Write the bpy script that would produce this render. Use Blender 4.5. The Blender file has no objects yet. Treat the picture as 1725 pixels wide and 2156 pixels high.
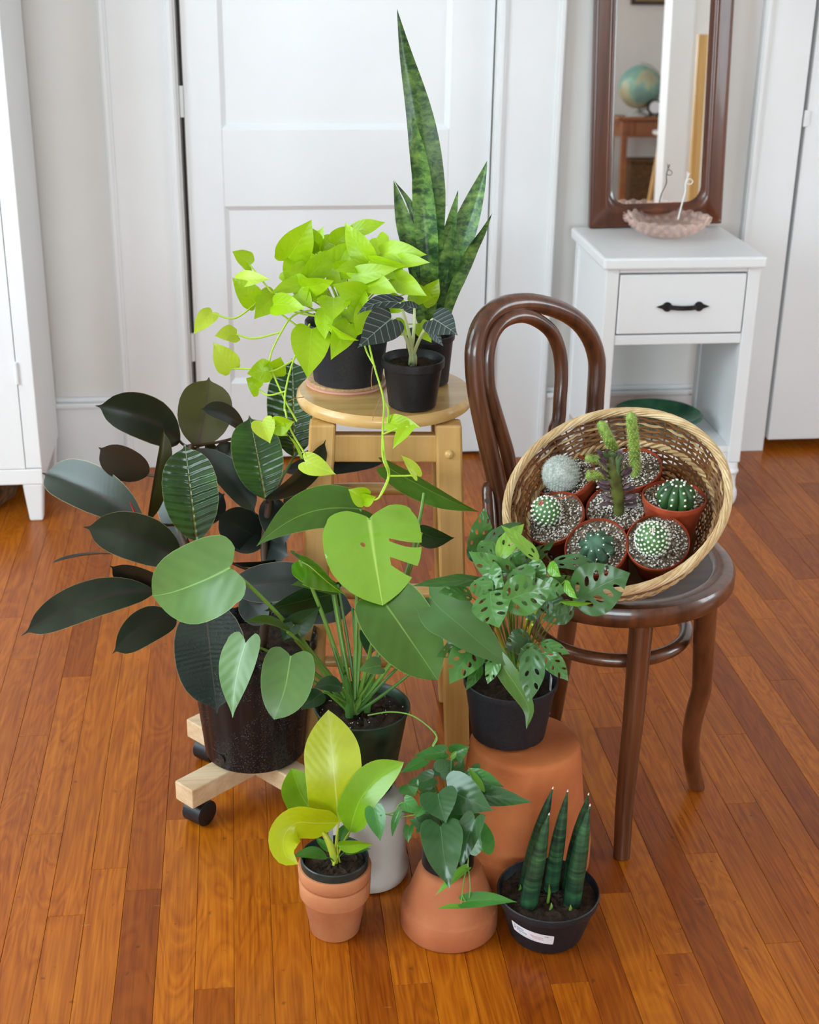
import bpy, bmesh, math, random
import numpy as np
from mathutils import Vector
from mathutils.geometry import delaunay_2d_cdt

random.seed(7)
rng = np.random.default_rng(11)
scene = bpy.context.scene
COL = scene.collection
PI = math.pi

# ------------------------------------------------------------------ camera
FPX, CX, CY = 2993.3, 862.5, 1078.0
YAW, PITCH, ROLL, HCAM = math.radians(6.984), math.radians(23.054), math.radians(0.923), 1.5
_fw = np.array([math.sin(YAW)*math.cos(PITCH), math.cos(YAW)*math.cos(PITCH), -math.sin(PITCH)])
_r0 = np.array([math.cos(YAW), -math.sin(YAW), 0.0]); _u0 = np.cross(_r0, _fw)
_rt = math.cos(ROLL)*_r0 + math.sin(ROLL)*_u0
_up = -math.sin(ROLL)*_r0 + math.cos(ROLL)*_u0
CAM = np.array([0.0, 0.0, HCAM])
cd = bpy.data.cameras.new('camera'); cam = bpy.data.objects.new('camera', cd); COL.objects.link(cam)
cd.sensor_fit = 'HORIZONTAL'; cd.sensor_width = 24.0; cd.lens = FPX/1725.0*24.0
cd.clip_start = 0.05; cd.clip_end = 60
cd.dof.use_dof = True; cd.dof.focus_distance = 2.3; cd.dof.aperture_fstop = 5.6
import mathutils
cam.matrix_world = mathutils.Matrix(((_rt[0], _up[0], -_fw[0], 0), (_rt[1], _up[1], -_fw[1], 0),
                                     (_rt[2], _up[2], -_fw[2], HCAM), (0, 0, 0, 1)))
scene.camera = cam

# ------------------------------------------------------------------ world, window light, exposure
w = bpy.data.worlds.new('World'); scene.world = w; w.use_nodes = True
w.cycles.sampling_method = 'NONE'
bg = w.node_tree.nodes['Background']; bg.inputs[0].default_value = (0.86, 0.93, 1.0, 1); bg.inputs[1].default_value = 1.0
scene.view_settings.view_transform = 'Standard'; scene.view_settings.look = 'None'
scene.view_settings.gamma = 1.0; scene.view_settings.use_curve_mapping = False
scene.view_settings.exposure = 0.09
scene.cycles.use_denoising = True
scene.cycles.max_bounces = 7; scene.cycles.diffuse_bounces = 3; scene.cycles.glossy_bounces = 3
scene.cycles.caustics_reflective = False; scene.cycles.caustics_refractive = False
scene.cycles.use_adaptive_sampling = True; scene.cycles.adaptive_threshold = 0.065; scene.cycles.adaptive_min_samples = 12
scene.cycles.transmission_bounces = 4; scene.cycles.transparent_max_bounces = 16
scene.cycles.sample_clamp_indirect = 6.0

def area(name, loc, direction, sx, sy, watts, col=(1, 1, 1)):
    ld = bpy.data.lights.new(name, 'AREA'); ld.shape = 'RECTANGLE'; ld.size = sx; ld.size_y = sy
    ld.energy = watts; ld.color = col
    o = bpy.data.objects.new(name, ld); COL.objects.link(o); o.location = loc
    o.rotation_euler = Vector(direction).to_track_quat('-Z', 'Y').to_euler()
    return o
WL = dict(y0=0.5, y1=2.7, z0=0.75, z1=2.45)     # window in the left wall
WR = dict(x0=-1.9, x1=0.9, z0=0.8, z1=2.45)     # windows in the rear wall
WE = dict(y0=0.4, y1=2.2, z0=0.8, z1=2.4)       # window in the right wall
XL, XR, YB, YF, ZC = -2.3, 5.4, -4.2, 3.9, 2.75
area('window_light_side', (XL-0.06, 1.6, 1.6), (1, 0, -0.1), 1.65, 2.15, 100, (0.75, 0.92, 1.0))
area('window_light_rear', (-0.5, YB-0.06, 1.62), (0, 1, -0.06), 2.7, 1.6, 165, (0.79, 0.935, 1.0))
area('window_light_far', (XR+0.06, 1.3, 1.6), (-1, 0, -0.1), 1.55, 1.75, 65, (0.80, 0.935, 1.0))

# ------------------------------------------------------------------ pixel helpers
def ray(x, y): return _fw + (x-CX)/FPX*_rt - (y-CY)/FPX*_up
def PZ(x, y, z=0.0):
    d = ray(x, y); return CAM + (z-HCAM)/d[2]*d
def PY(x, y, Y):
    d = ray(x, y); return CAM + Y/d[1]*d
def PD(x, y, k): return CAM + k*ray(x, y)
def proj(P):
    v = np.asarray(P, float)-CAM; k = v@_fw
    return np.array([CX+FPX*(v@_rt)/k, CY-FPX*(v@_up)/k, k])
def zat(P, y):
    lo, hi = -0.3, 3.0
    for _ in range(50):
        m = (lo+hi)/2
        if proj([P[0], P[1], m])[1] > y: lo = m
        else: hi = m
    return lo
def stand(x, y, z0, rpx):
    P = PZ(x, y, z0); r = rpx*proj(P)[2]/FPX
    d = P-CAM; d[2] = 0; d /= np.linalg.norm(d)
    c = P+d*r
    return c, rpx*proj(c)[2]/FPX
def nrm(v):
    v = np.asarray(v, float); return v/(np.linalg.norm(v)+1e-12)

# ------------------------------------------------------------------ object helpers
ORI = {}
def origin(o): return ORI.get(o.name, np.zeros(3)) if o is not None else np.zeros(3)
def tag(o, label, cat, group=None):
    o['label'] = label; o['category'] = cat
    if group: o['group'] = group
    return o
def thing(name, label, cat, loc=(0, 0, 0), group=None):
    o = bpy.data.objects.new(name, None); COL.objects.link(o); o.location = loc
    o.empty_display_size = 0.02
    ORI[o.name] = np.array(loc, float)
    return tag(o, label, cat, group)
def mobj(name, verts, faces, mat, parent=None, smooth=True, uvs=None, uv2=None, loc=None, bevel=None):
    """one mesh object; verts are in world coordinates"""
    me = bpy.data.meshes.new(name)
    V = np.asarray(verts, float)
    if loc is None: loc = origin(parent) if parent is not None else np.zeros(3)
    loc = np.asarray(loc, float)
    me.from_pydata((V-loc).tolist(), [], [list(map(int, f)) for f in faces])
    if smooth: me.polygons.foreach_set('use_smooth', [True]*len(me.polygons))
    for nm, data in (('UVMap', uvs), ('edge', uv2)):
        if data is not None:
            lay = me.uv_layers.new(name=nm)
            idx = np.zeros(len(me.loops), dtype=np.int32); me.loops.foreach_get('vertex_index', idx)
            lay.data.foreach_set('uv', np.asarray(data, float)[idx].ravel())
    if mat is not None: me.materials.append(mat)
    me.update()
    if smooth and uvs is None: me.set_sharp_from_angle(angle=math.radians(42))
    o = bpy.data.objects.new(name, me); COL.objects.link(o)
    if parent is not None:
        o.parent = parent; o.location = loc-origin(parent)
    else: o.location = loc
    ORI[o.name] = loc
    if bevel:
        md = o.modifiers.new('bevel', 'BEVEL'); md.width = bevel; md.segments = 2; md.limit_method = 'ANGLE'
    return o

class MB:
    """collects geometry"""
    def __init__(s): s.v = []; s.f = []; s.uv = []
    def add(s, verts, faces):
        n = len(s.v); s.v += [tuple(x) for x in verts]; s.f += [tuple(i+n for i in q) for q in faces]
    def box(s, x0, x1, y0, y1, z0, z1, T=None):
        P = [(x0,y0,z0),(x1,y0,z0),(x1,y1,z0),(x0,y1,z0),(x0,y0,z1),(x1,y0,z1),(x1,y1,z1),(x0,y1,z1)]
        if T is not None: P = [T(p) for p in P]
        s.add(P, [(0,3,2,1),(4,5,6,7),(0,1,5,4),(1,2,6,5),(2,3,7,6),(3,0,4,7)])
    def tube(s, pts, rad, seg=8, closed=False, caps=True, flat=None):
        v, f = tube_geo(pts, rad, seg, closed, caps, flat); s.add(v, f)
    def lathe(s, prof, c=(0,0,0), seg=40, rib=None, T=None):
        v, f = lathe_geo(prof, c, seg, rib)
        if T is not None: v = [T(p) for p in v]
        s.add(v, f)
    def build(s, name, mat, parent=None, smooth=True, **k): return mobj(name, s.v, s.f, mat, parent, smooth, **k)

def tube_geo(pts, rad, seg=8, closed=False, caps=True, flat=None):
    P = np.asarray(pts, float); n = len(P)
    R = np.full(n, rad) if np.isscalar(rad) else np.asarray(rad, float)
    tan = np.zeros_like(P)
    for i in range(n):
        a = P[(i-1) % n] if (closed or i > 0) else P[i]; b = P[(i+1) % n] if (closed or i < n-1) else P[i]
        tan[i] = nrm(b-a)
    ref = np.array([0, 0, 1.0]) if abs(tan[0][2]) < 0.9 else np.array([1.0, 0, 0])
    u = nrm(np.cross(tan[0], ref)); V = []; U = []
    for i in range(n):
        u = nrm(u-(u@tan[i])*tan[i]); U.append(u)
    if closed:
        # spread the twist
        e = U[0]-(U[0]@tan[0])*tan[0]
    for i in range(n):
        u = U[i]; w_ = np.cross(tan[i], u)
        for j in range(seg):
            a = 2*PI*j/seg
            ca, sa = math.cos(a), math.sin(a)
            if flat: ca *= flat
            V.append(P[i]+R[i]*(ca*u+sa*w_))
    F = []
    m = n if closed else n-1
    for i in range(m):
        i2 = (i+1) % n
        off = 0
        if closed and i2 == 0:
            d = [np.linalg.norm(V[j]-V[i*seg]) for j in range(seg)]; off = int(np.argmin(d))
        for j in range(seg):
            F.append((i*seg+j, i*seg+(j+1) % seg, i2*seg+(j+1+off) % seg, i2*seg+(j+off) % seg))
    if caps and not closed:
        F.append(tuple(range(seg-1, -1, -1))); F.append(tuple((n-1)*seg+j for j in range(seg)))
    return V, F
def lathe_geo(prof, c=(0,0,0), seg=40, rib=None):
    V = []; F = []
    for k, (r, z) in enumerate(prof):
        for j in range(seg):
            a = 2*PI*j/seg; rr = r if rib is None else rib(r, z, a)
            V.append((c[0]+rr*math.cos(a), c[1]+rr*math.sin(a), c[2]+z))
    for k in range(len(prof)-1):
        for j in range(seg):
            j2 = (j+1) % seg; F.append((k*seg+j, k*seg+j2, (k+1)*seg+j2, (k+1)*seg+j))
    if prof[0][0] > 1e-6: F.append(tuple(range(seg-1, -1, -1)))
    if prof[-1][0] > 1e-6: F.append(tuple((len(prof)-1)*seg+j for j in range(seg)))
    return V, F
def catmull(pts, n):
    P = np.asarray(pts, float); m = len(P)
    if m == 2: return np.array([P[0]+(P[1]-P[0])*t for t in np.linspace(0, 1, n)])
    E = np.vstack([2*P[0]-P[1], P, 2*P[-1]-P[-2]])
    out = []
    for t in np.linspace(0, m-1, n):
        i = min(int(t), m-2); q = t-i
        a, b, c_, d = E[i], E[i+1], E[i+2], E[i+3]
        out.append(0.5*((2*b)+(-a+c_)*q+(2*a-5*b+4*c_-d)*q*q+(-a+3*b-3*c_+d)*q**3))
    return np.array(out)
def bez(a, b, c_, n=10):
    a, b, c_ = map(lambda q: np.asarray(q, float), (a, b, c_))
    return np.array([(1-t)**2*a+2*t*(1-t)*b+t*t*c_ for t in np.linspace(0, 1, n)])
def rbox(name, x0, x1, y0, y1, z0, z1, mat, parent=None, bevel=0.003, T=None):
    b = MB(); b.box(x0, x1, y0, y1, z0, z1, T)
    return b.build(name, mat, parent, smooth=False, bevel=bevel)

# ------------------------------------------------------------------ materials
def srgb(h):
    h = h.lstrip('#'); c = [int(h[i:i+2], 16)/255 for i in (0, 2, 4)]
    return tuple((x/12.92 if x <= 0.04045 else ((x+0.055)/1.055)**2.4) for x in c)+(1.0,)
class NT:
    def __init__(s, name):
        s.m = bpy.data.materials.new(name); s.m.use_nodes = True; s.t = s.m.node_tree; s.t.nodes.clear()
        s.out = s.n('ShaderNodeOutputMaterial'); s.p = s.n('ShaderNodeBsdfPrincipled'); s.l(s.p.outputs[0], s.out.inputs[0])
    def n(s, t, **k):
        q = s.t.nodes.new(t)
        for a, b in k.items(): setattr(q, a, b)
        return q
    def l(s, a, b): s.t.links.new(a, b)
    def set(s, **k):
        for a, b in k.items():
            a = {'col': 'Base Color', 'rough': 'Roughness', 'metal': 'Metallic', 'spec': 'Specular IOR Level', 'ior': 'IOR', 'coat': 'Coat Weight',
                 'coatr': 'Coat Roughness', 'trans': 'Transmission Weight', 'normal': 'Normal', 'sheen': 'Sheen Weight', 'sss': 'Subsurface Weight'}[a]
            i = s.p.inputs[a]
            if hasattr(b, 'is_linked') or isinstance(b, bpy.types.NodeSocket): s.l(b, i)
            else: i.default_value = b
        return s
    def v(s, x, sock):
        if isinstance(x, bpy.types.NodeSocket): s.l(x, sock)
        else: sock.default_value = x
    def math(s, op, a, b=0.0, c=None, clamp=False):
        q = s.n('ShaderNodeMath', operation=op); q.use_clamp = clamp
        s.v(a, q.inputs[0]); s.v(b, q.inputs[1])
        if c is not None: s.v(c, q.inputs[2])
        return q.outputs[0]
    def mix(s, f, a, b, blend='MIX'):
        q = s.n('ShaderNodeMix', data_type='RGBA', blend_type=blend)
        s.v(f, q.inputs[0]); s.v(a, q.inputs[6]); s.v(b, q.inputs[7]); return q.outputs[2]
    def coord(s, kind='Object'): return s.n('ShaderNodeTexCoord').outputs[kind]
    def mapping(s, vec, scale=(1,1,1), loc=(0,0,0), rot=(0,0,0)):
        q = s.n('ShaderNodeMapping'); s.l(vec, q.inputs[0]); q.inputs['Scale'].default_value = scale
        q.inputs['Location'].default_value = loc; q.inputs['Rotation'].default_value = rot; return q.outputs[0]
    def noise(s, vec, scale=5, detail=3, rough=0.5, dist=0.0):
        q = s.n('ShaderNodeTexNoise'); s.l(vec, q.inputs['Vector']); q.inputs['Scale'].default_value = scale
        q.inputs['Detail'].default_value = detail; q.inputs['Roughness'].default_value = rough; q.inputs['Distortion'].default_value = dist
        return q.outputs['Fac']
    def ramp(s, f, stops, interp='LINEAR'):
        q = s.n('ShaderNodeValToRGB'); s.l(f, q.inputs[0]); e = q.color_ramp.elements; q.color_ramp.interpolation = interp
        while len(e) < len(stops): e.new(0.5)
        for i, (p, c) in enumerate(stops):
            e[i].position = p; e[i].color = c if len(c) == 4 else tuple(c)+(1,)
        return q.outputs[0]
    def bump(s, h, strength=0.2, dist=0.01):
        q = s.n('ShaderNodeBump'); s.l(h, q.inputs['Height']); q.inputs['Strength'].default_value = strength
        q.inputs['Distance'].default_value = dist; return q.outputs[0]
    def rand(s): return s.n('ShaderNodeObjectInfo').outputs['Random']
def plain(name, hexc, rough=0.5, **k):
    m = NT(name); m.set(col=srgb(hexc) if isinstance(hexc, str) else hexc, rough=rough, **k); return m.m
def speckled(name, hexa, hexb, scale=60, rough=0.6, bump=0.15, detail=4, bscale=None, **k):
    m = NT(name); c = m.coord(); f = m.noise(c, scale, detail)
    col = m.ramp(f, [(0.3, srgb(hexa)), (0.7, srgb(hexb))])
    m.set(col=col, rough=rough, normal=m.bump(m.noise(c, bscale or scale*2, 3), bump, 0.004), **k); return m.m
def woodmat(name, dark, light, axis='z', scale=1.0, rough=0.35, coat=0.0, streak=0.5, randomise=False, bump=0.05):
    m = NT(name); c = m.coord()
    if randomise:
        off = m.n('ShaderNodeVectorMath', operation='ADD'); m.l(c, off.inputs[0])
        cb = m.n('ShaderNodeCombineXYZ'); r = m.rand()
        for i, q in enumerate((13.0, 29.0, 7.0)): m.l(m.math('MULTIPLY', r, q), cb.inputs[i])
        m.l(cb.outputs[0], off.inputs[1]); c = off.outputs[0]
    sc = {'x': (2.5, 60, 60), 'y': (60, 2.5, 60), 'z': (60, 60, 2.5)}[axis]
    v = m.mapping(c, tuple(q*scale for q in sc))
    g = m.noise(v, 1.0, 4, 0.6, 0.4)
    v2 = m.mapping(c, tuple(q*scale*0.22 for q in sc)); g2 = m.noise(v2, 1.0, 2, 0.5, 1.2)
    fac = m.math('ADD', m.math('MULTIPLY', g, streak), m.math('MULTIPLY', g2, 1-streak))
    col = m.ramp(fac, [(0.32, srgb(dark)), (0.66, srgb(light))])
    m.set(col=col, rough=rough, coat=coat, coatr=0.1, normal=m.bump(g, bump, 0.002)); return m.m

def leafmat(name, top, back, mid, rough=0.32, midw=0.02, vfreq=14.0, vslope=0.7, vcol=0.15, vbump=0.2, edge=None, edgew=0.06,
            transl=0.15, var=0.25, lines=False, light=None, coat=0.0, droplets=False, grad=None):
    m = NT(name); uv = m.n('ShaderNodeUVMap', uv_map='UVMap').outputs[0]
    sp = m.n('ShaderNodeSeparateXYZ'); m.l(uv, sp.inputs[0])
    au = m.math('ABSOLUTE', m.math('SUBTRACT', sp.outputs[0], 0.5)); s = sp.outputs[1]
    oc = m.coord(); nz = m.noise(oc, 22, 3); nbig = m.noise(oc, 7, 2)
    t = srgb(top); tl = srgb(light) if light else tuple(min(1, q*1.35+0.004) for q in t[:3])+(1,)
    td = tuple(q*0.72 for q in t[:3])+(1,)
    col = m.ramp(m.math('ADD', m.math('MULTIPLY', nbig, 0.6), m.math('MULTIPLY', nz, 0.4)), [(0.5-var, td), (0.5, t), (0.5+var, tl)])
    ph = m.math('MULTIPLY', m.math('SUBTRACT', s, m.math('MULTIPLY', au, vslope)), vfreq*2*PI)
    ph = m.math('ADD', ph, m.math('MULTIPLY', nz, 3.0))
    wav = m.math('SINE', ph)
    if lines: vm = m.math('SMOOTH_MIN', m.math('MULTIPLY', m.math('SUBTRACT', wav, 0.9), 10.0, clamp=True), 1.0, 0.05)
    else: vm = m.math('MULTIPLY_ADD', wav, 0.5, 0.5)
    col = m.mix(m.math('MULTIPLY', vm, vcol), col, srgb(mid))
    # midrib tapers to the tip
    mw = m.math('MULTIPLY', m.math('MAXIMUM', m.math('SUBTRACT', 1.15, s), 0.15), midw)
    mm = m.math('SUBTRACT', 1.0, m.math('DIVIDE', au, mw), clamp=True)
    col = m.mix(m.math('MULTIPLY', mm, 0.9, clamp=True), col, srgb(mid))
    if edge:
        ue = m.n('ShaderNodeUVMap', uv_map='edge').outputs[0]; se = m.n('ShaderNodeSeparateXYZ'); m.l(ue, se.inputs[0])
        em = m.math('MULTIPLY', m.math('SUBTRACT', se.outputs[0], 1-edgew), 1.0/edgew*1.2, clamp=True)
        col = m.mix(m.math('MULTIPLY', em, 0.8), col, srgb(edge))
    geo = m.n('ShaderNodeNewGeometry')
    bcol = m.mix(m.math('MULTIPLY', mm, 0.8, clamp=True), srgb(back), srgb(mid))
    col = m.mix(geo.outputs['Backfacing'], col, bcol)
    h = m.math('ADD', m.math('MULTIPLY', wav, 0.5), m.math('MULTIPLY', mm, -0.6))
    rg = rough
    if droplets:
        vo = m.n('ShaderNodeTexVoronoi'); m.l(oc, vo.inputs['Vector']); vo.inputs['Scale'].default_value = 160
        h = m.math('ADD', h, m.math('MULTIPLY', m.math('SUBTRACT', 0.35, vo.outputs['Distance'], clamp=True), 9.0))
    h = m.math('ADD', h, m.math('MULTIPLY', nz, 0.8))
    nb = m.bump(h, vbump, 0.0035)
    m.set(col=col, rough=rg, normal=nb, spec=0.5, coat=coat, coatr=0.1)
    if transl > 0:
        tr = m.n('ShaderNodeBsdfTranslucent'); m.l(m.mix(1.0, col, (1.0, 1.0, 0.75, 1), 'MULTIPLY'), tr.inputs[0])
        mx = m.n('ShaderNodeMixShader'); mx.inputs[0].default_value = transl
        m.l(m.p.outputs[0], mx.inputs[1]); m.l(tr.outputs[0], mx.inputs[2]); m.l(mx.outputs[0], m.out.inputs[0])
    return m.m

MT = {}
MT['paint'] = speckled('white_paint', '#ecedee', '#f1f2f2', 3, 0.42, 0.02)
MT['wall'] = speckled('wall_paint', '#e9e6e1', '#eeebe7', 4, 0.6, 0.05)
MT['door'] = speckled('door_paint', '#eef0f2', '#f3f4f5', 3, 0.4, 0.03)
MT['ceil'] = plain('ceiling_paint', '#f1f0ee', 0.8)
MT['gap'] = plain('shadow_gap_wood', '#4a4038', 0.8)
MT['chair'] = woodmat('dark_bentwood', '#2a150a', '#77452a', 'z', 0.8, 0.3, 0.6, 0.55)
MT['chairseat'] = woodmat('dark_seat_ply', '#2a1a12', '#4d3425', 'x', 1.2, 0.38, 0.15, 0.6)
MT['stool'] = woodmat('pale_stool_wood', '#bd8a46', '#e3ba76', 'z', 0.7, 0.33, 0.2, 0.45)
MT['stooltop'] = woodmat('pale_stool_top', '#c2924e', '#e6bf7e', 'x', 0.7, 0.3, 0.25, 0.4)
MT['dolly'] = woodmat('raw_pine', '#c8a27a', '#e6caa5', 'x', 1.4, 0.6, 0, 0.5)
MT['mirrorwood'] = woodmat('mahogany', '#33180d', '#6a3820', 'z', 0.6, 0.3, 0.3, 0.4)
MT['desk'] = woodmat('rear_desk_wood', '#7c4522', '#a5642f', 'x', 0.6, 0.4, 0, 0.4)
MT['blackplastic'] = speckled('black_plastic', '#0f1012', '#1c1d21', 320, 0.42, 0.12, 5)
MT['blackpot'] = speckled('matte_black_pot', '#111316', '#20232a', 240, 0.5, 0.2, 5)
MT['greenpot'] = speckled('dark_green_plastic', '#16261b', '#27402c', 40, 0.4, 0.1)
MT['greenblack'] = speckled('green_black_plastic', '#16211e', '#2a3935', 60, 0.38, 0.1)
MT['terra'] = speckled('bright_terracotta', '#b75f2c', '#cb743c', 14, 0.75, 0.12, 5, 180)
MT['terra2'] = speckled('worn_terracotta', '#b8734a', '#ca895c', 14, 0.78, 0.12, 5, 180)
MT['terra3'] = speckled('rosy_terracotta', '#ae633c', '#c07549', 14, 0.75, 0.12, 5, 180)
MT['ceramic'] = speckled('pale_grey_ceramic', '#b9b3aa', '#c9c4bb', 10, 0.35, 0.03)
MT['redpot'] = speckled('rust_plastic', '#9c3d22', '#b04e2f', 40, 0.38, 0.05)
MT['soil'] = speckled('peat_soil', '#0e0907', '#46301f', 90, 0.95, 0.9, 8, 160)
MT['gritsoil'] = speckled('gritty_soil', '#221a14', '#7f6e5a', 190, 0.95, 0.8, 8, 200)
MT['perlite'] = plain('perlite', '#e8e4dc', 0.9)
MT['gritbrown'] = plain('pumice_grit', '#a8977b', 0.9)
MT['cork'] = speckled('cork', '#a88158', '#cba47a', 220, 0.85, 0.3, 6)
MT['pinkdish'] = plain('pink_glaze', '#cf9a85', 0.3)
MT['iron'] = plain('black_iron', '#141416', 0.45)
MT['screw'] = plain('dark_screw', '#4b4340', 0.4, metal=0.7)
MT['stem'] = plain('green_petiole', '#6f9a3c', 0.45)
MT['stemdark'] = plain('deep_green_petiole', '#4d7a32', 0.45)
MT['stemlime'] = plain('lime_vine', '#a9c93a', 0.4)
MT['stempale'] = plain('cream_petiole', '#b9c48c', 0.4)
MT['bark'] = plain('brown_stem', '#4a3422', 0.6)
MT['root'] = plain('dry_root', '#9a7446', 0.8)
MT['stemyellow'] = plain('yellow_petiole', '#b9c53d', 0.4)
MT['sticker'] = plain('white_sticker', '#eeeef4', 0.4)
MT['inkblue'] = plain('blue_ink', '#5f8fd0', 0.6); MT['inkgreen'] = plain('green_ink', '#2c8f72', 0.6)
MT['inkred'] = plain('red_ink', '#cf6a6a', 0.6); MT['inklilac'] = plain('lilac_ink', '#9a9ad0', 0.6)

# ================================================================== THE ROOM
def struct(o): o['kind'] = 'structure'; return o
def floormat():
    m = NT('oiled_floor_planks'); oc = m.coord(); r = m.rand()
    cb = m.n('ShaderNodeCombineXYZ')
    for i, q in enumerate((5.0, 31.0, 3.0)): m.l(m.math('MULTIPLY', r, q), cb.inputs[i])
    off = m.n('ShaderNodeVectorMath', operation='ADD'); m.l(oc, off.inputs[0]); m.l(cb.outputs[0], off.inputs[1])
    v = off.outputs[0]
    fine = m.noise(m.mapping(v, (190, 5, 190)), 1.0, 5, 0.65, 0.3)
    wob = m.noise(m.mapping(v, (9, 1.6, 9)), 1.0, 2, 0.5, 2.2)
    rings = m.math('FRACT', m.math('MULTIPLY', wob, 9.0))
    rings = m.math('ABSOLUTE', m.math('SUBTRACT', rings, 0.5))
    g = m.math('ADD', m.math('MULTIPLY', fine, 0.72), m.math('MULTIPLY', rings, 0.30))
    c1 = m.ramp(g, [(0.25, srgb('#883e06')), (0.5, srgb('#b05e0c')), (0.75, srgb('#c5771c'))])
    tone = m.ramp(r, [(0.0, (0.62, 0.50, 0.46)), (0.22, (0.85, 0.78, 0.74)), (0.5, (1, 1, 1)), (0.8, (1.08, 1.12, 1.1)), (1.0, (1.22, 1.32, 1.25))])
    c2 = m.mix(1.0, c1, tone, 'MULTIPLY')
    wc = m.n('ShaderNodeNewGeometry').outputs['Position']
    wear = m.noise(m.mapping(wc, (1, 1, 1)), 2.3, 4, 0.6)
    c3 = m.mix(m.math('MULTIPLY', m.math('SUBTRACT', wear, 0.42, clamp=True), 1.1, clamp=True), c2, srgb('#8c5320'))
    sp = m.noise(wc, 55, 2, 0.4); spm = m.math('MULTIPLY', m.math('SUBTRACT', sp, 0.71, clamp=True), 14.0, clamp=True)
    c4 = m.mix(m.math('MULTIPLY', spm, 0.5), c3, srgb('#3a2012'))
    scr = m.noise(m.mapping(wc, (16, 130, 10), rot=(0, 0, 0.5)), 1.0, 2, 0.5)
    scm = m.math('MULTIPLY', m.math('SUBTRACT', scr, 0.735, clamp=True), 20.0, clamp=True)
    c5 = m.mix(m.math('MULTIPLY', scm, 0.35), c4, srgb('#c99a66'))
    ro = m.math('ADD', 0.24, m.math('MULTIPLY', wear, 0.16))
    ro = m.math('ADD', ro, m.math('MULTIPLY', fine, 0.05))
    m.set(col=c5, rough=ro, spec=0.26, coat=0.04, coatr=0.2, normal=m.bump(m.math('ADD', fine, m.math('MULTIPLY', wear, 0.8)), 0.05, 0.002))
    return m.m
MT['floor'] = floormat()
b = MB(); b.box(XL-0.2, XR+0.2, YB-0.2, YF+0.4, -0.08, -0.0035)
floor = struct(b.build('floor', MT['floor'], None, smooth=False))
PWD = 0.0595; PX0 = PZ(493.3, 2000)[0]
def row(X): return int(math.floor((X-PX0)/PWD))
joints = {}
for (px, py) in ((301, 1873), (612, 1901), (1643, 1985), (1475, 1796), (1420, 2008), (1295, 1880), (1538, 1546), (1274, 1532), (1554, 1382),
                 (50, 1388), (154, 1425), (73, 1549), (1180, 2070)):
    P = PZ(px, py); joints.setdefault(row(P[0]), []).append(P[1])
rest = MB(); nplank = 0; planks = []
for r_ in range(row(-1.55), row(2.75)+1):
    x0 = PX0+r_*PWD; x1 = x0+PWD
    js = sorted(joints.get(r_, []))
    if not js: js = [1.0+random.random()*1.3]
    ys = list(js); y = js[0]
    while y > 0.75:
        y -= 0.55+random.random()*0.95; ys.append(y)
    y = js[-1]
    while y < 3.95:
        y += 0.55+random.random()*0.95; ys.append(y)
    ys = sorted(ys)
    for a, b_ in zip(ys[:-1], ys[1:]):
        if b_-a < 0.12: continue
        b_ = min(b_, 4.0); a = max(a, 0.7)
        if b_-a < 0.03: continue
        q = [proj([X, Y, 0]) for X in (x0, x1) for Y in (a, b_)]
        vis = max(p[0] for p in q) > -40 and min(p[0] for p in q) < 1765 and max(p[1] for p in q) > 900 and min(p[1] for p in q) < 2200
        siz = (max(p[1] for p in q)-min(p[1] for p in q))
        planks.append((vis, siz, x0, x1, a, b_))
planks.sort(key=lambda t: (-int(t[0]), -t[1]))
for i, (vis, siz, x0, x1, a, b_) in enumerate(planks):
    g = 0.00022; e = 0.0006
    xa, xb, ya, yb = x0+g, x1-g, a+g, b_-g
    V = [(xa, ya, -0.0035), (xb, ya, -0.0035), (xb, yb, -0.0035), (xa, yb, -0.0035), (xa, ya, -e), (xb, ya, -e), (xb, yb, -e), (xa, yb, -e),
         (xa+e, ya+e, 0), (xb-e, ya+e, 0), (xb-e, yb-e, 0), (xa+e, yb-e, 0)]
    F = [(0,1,5,4),(1,2,6,5),(2,3,7,6),(3,0,4,7),(4,5,9,8),(5,6,10,9),(6,7,11,10),(7,4,8,11),(8,9,10,11)]
    if vis and nplank < 300:
        mobj('plank', V, F, MT['floor'], floor, smooth=False, loc=((x0+x1)/2, (a+b_)/2, 0)); nplank += 1
    else: rest.add(V, F)
if rest.v:
    o = rest.build('plank_field', MT['floor'], floor, smooth=False); o['kind'] = 'stuff'

def wallbox(name, boxes, mat):
    b = MB()
    for q in boxes: b.box(*q)
    return struct(b.build(name, mat, None, smooth=False))
# walls (each with its real openings)
DX0, DX1 = -0.150, 0.690          # door opening in the back wall
CX0, CX1 = 1.555, 2.75            # closet opening
wallbox('wall_back', [(XL, DX0, YF, YF+0.12, 0, ZC), (DX0, DX1, YF, YF+0.12, 2.06, ZC), (DX1, CX0, YF, YF+0.12, 0, ZC), (CX0, CX1, YF, YF+0.12, 2.1, ZC),
                      (CX1, XR, YF, YF+0.12, 0, ZC)], MT['wall'])
wallbox('wall_closet', [(CX0-0.02, CX1+0.02, YF+0.5, YF+0.56, 0, ZC), (CX0-0.08, CX0-0.02, YF+0.12, YF+0.5, 0, ZC), (DX0-0.1, DX1+0.1, YF+0.5, YF+0.56, 0, ZC)], MT['gap'])
wallbox('wall_left', [(XL-0.12, XL, YB, WL['y0'], 0, ZC), (XL-0.12, XL, WL['y1'], YF+0.12, 0, ZC), (XL-0.12, XL, WL['y0'], WL['y1'], 0, WL['z0']),
                      (XL-0.12, XL, WL['y0'], WL['y1'], WL['z1'], ZC)], MT['wall'])
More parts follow.
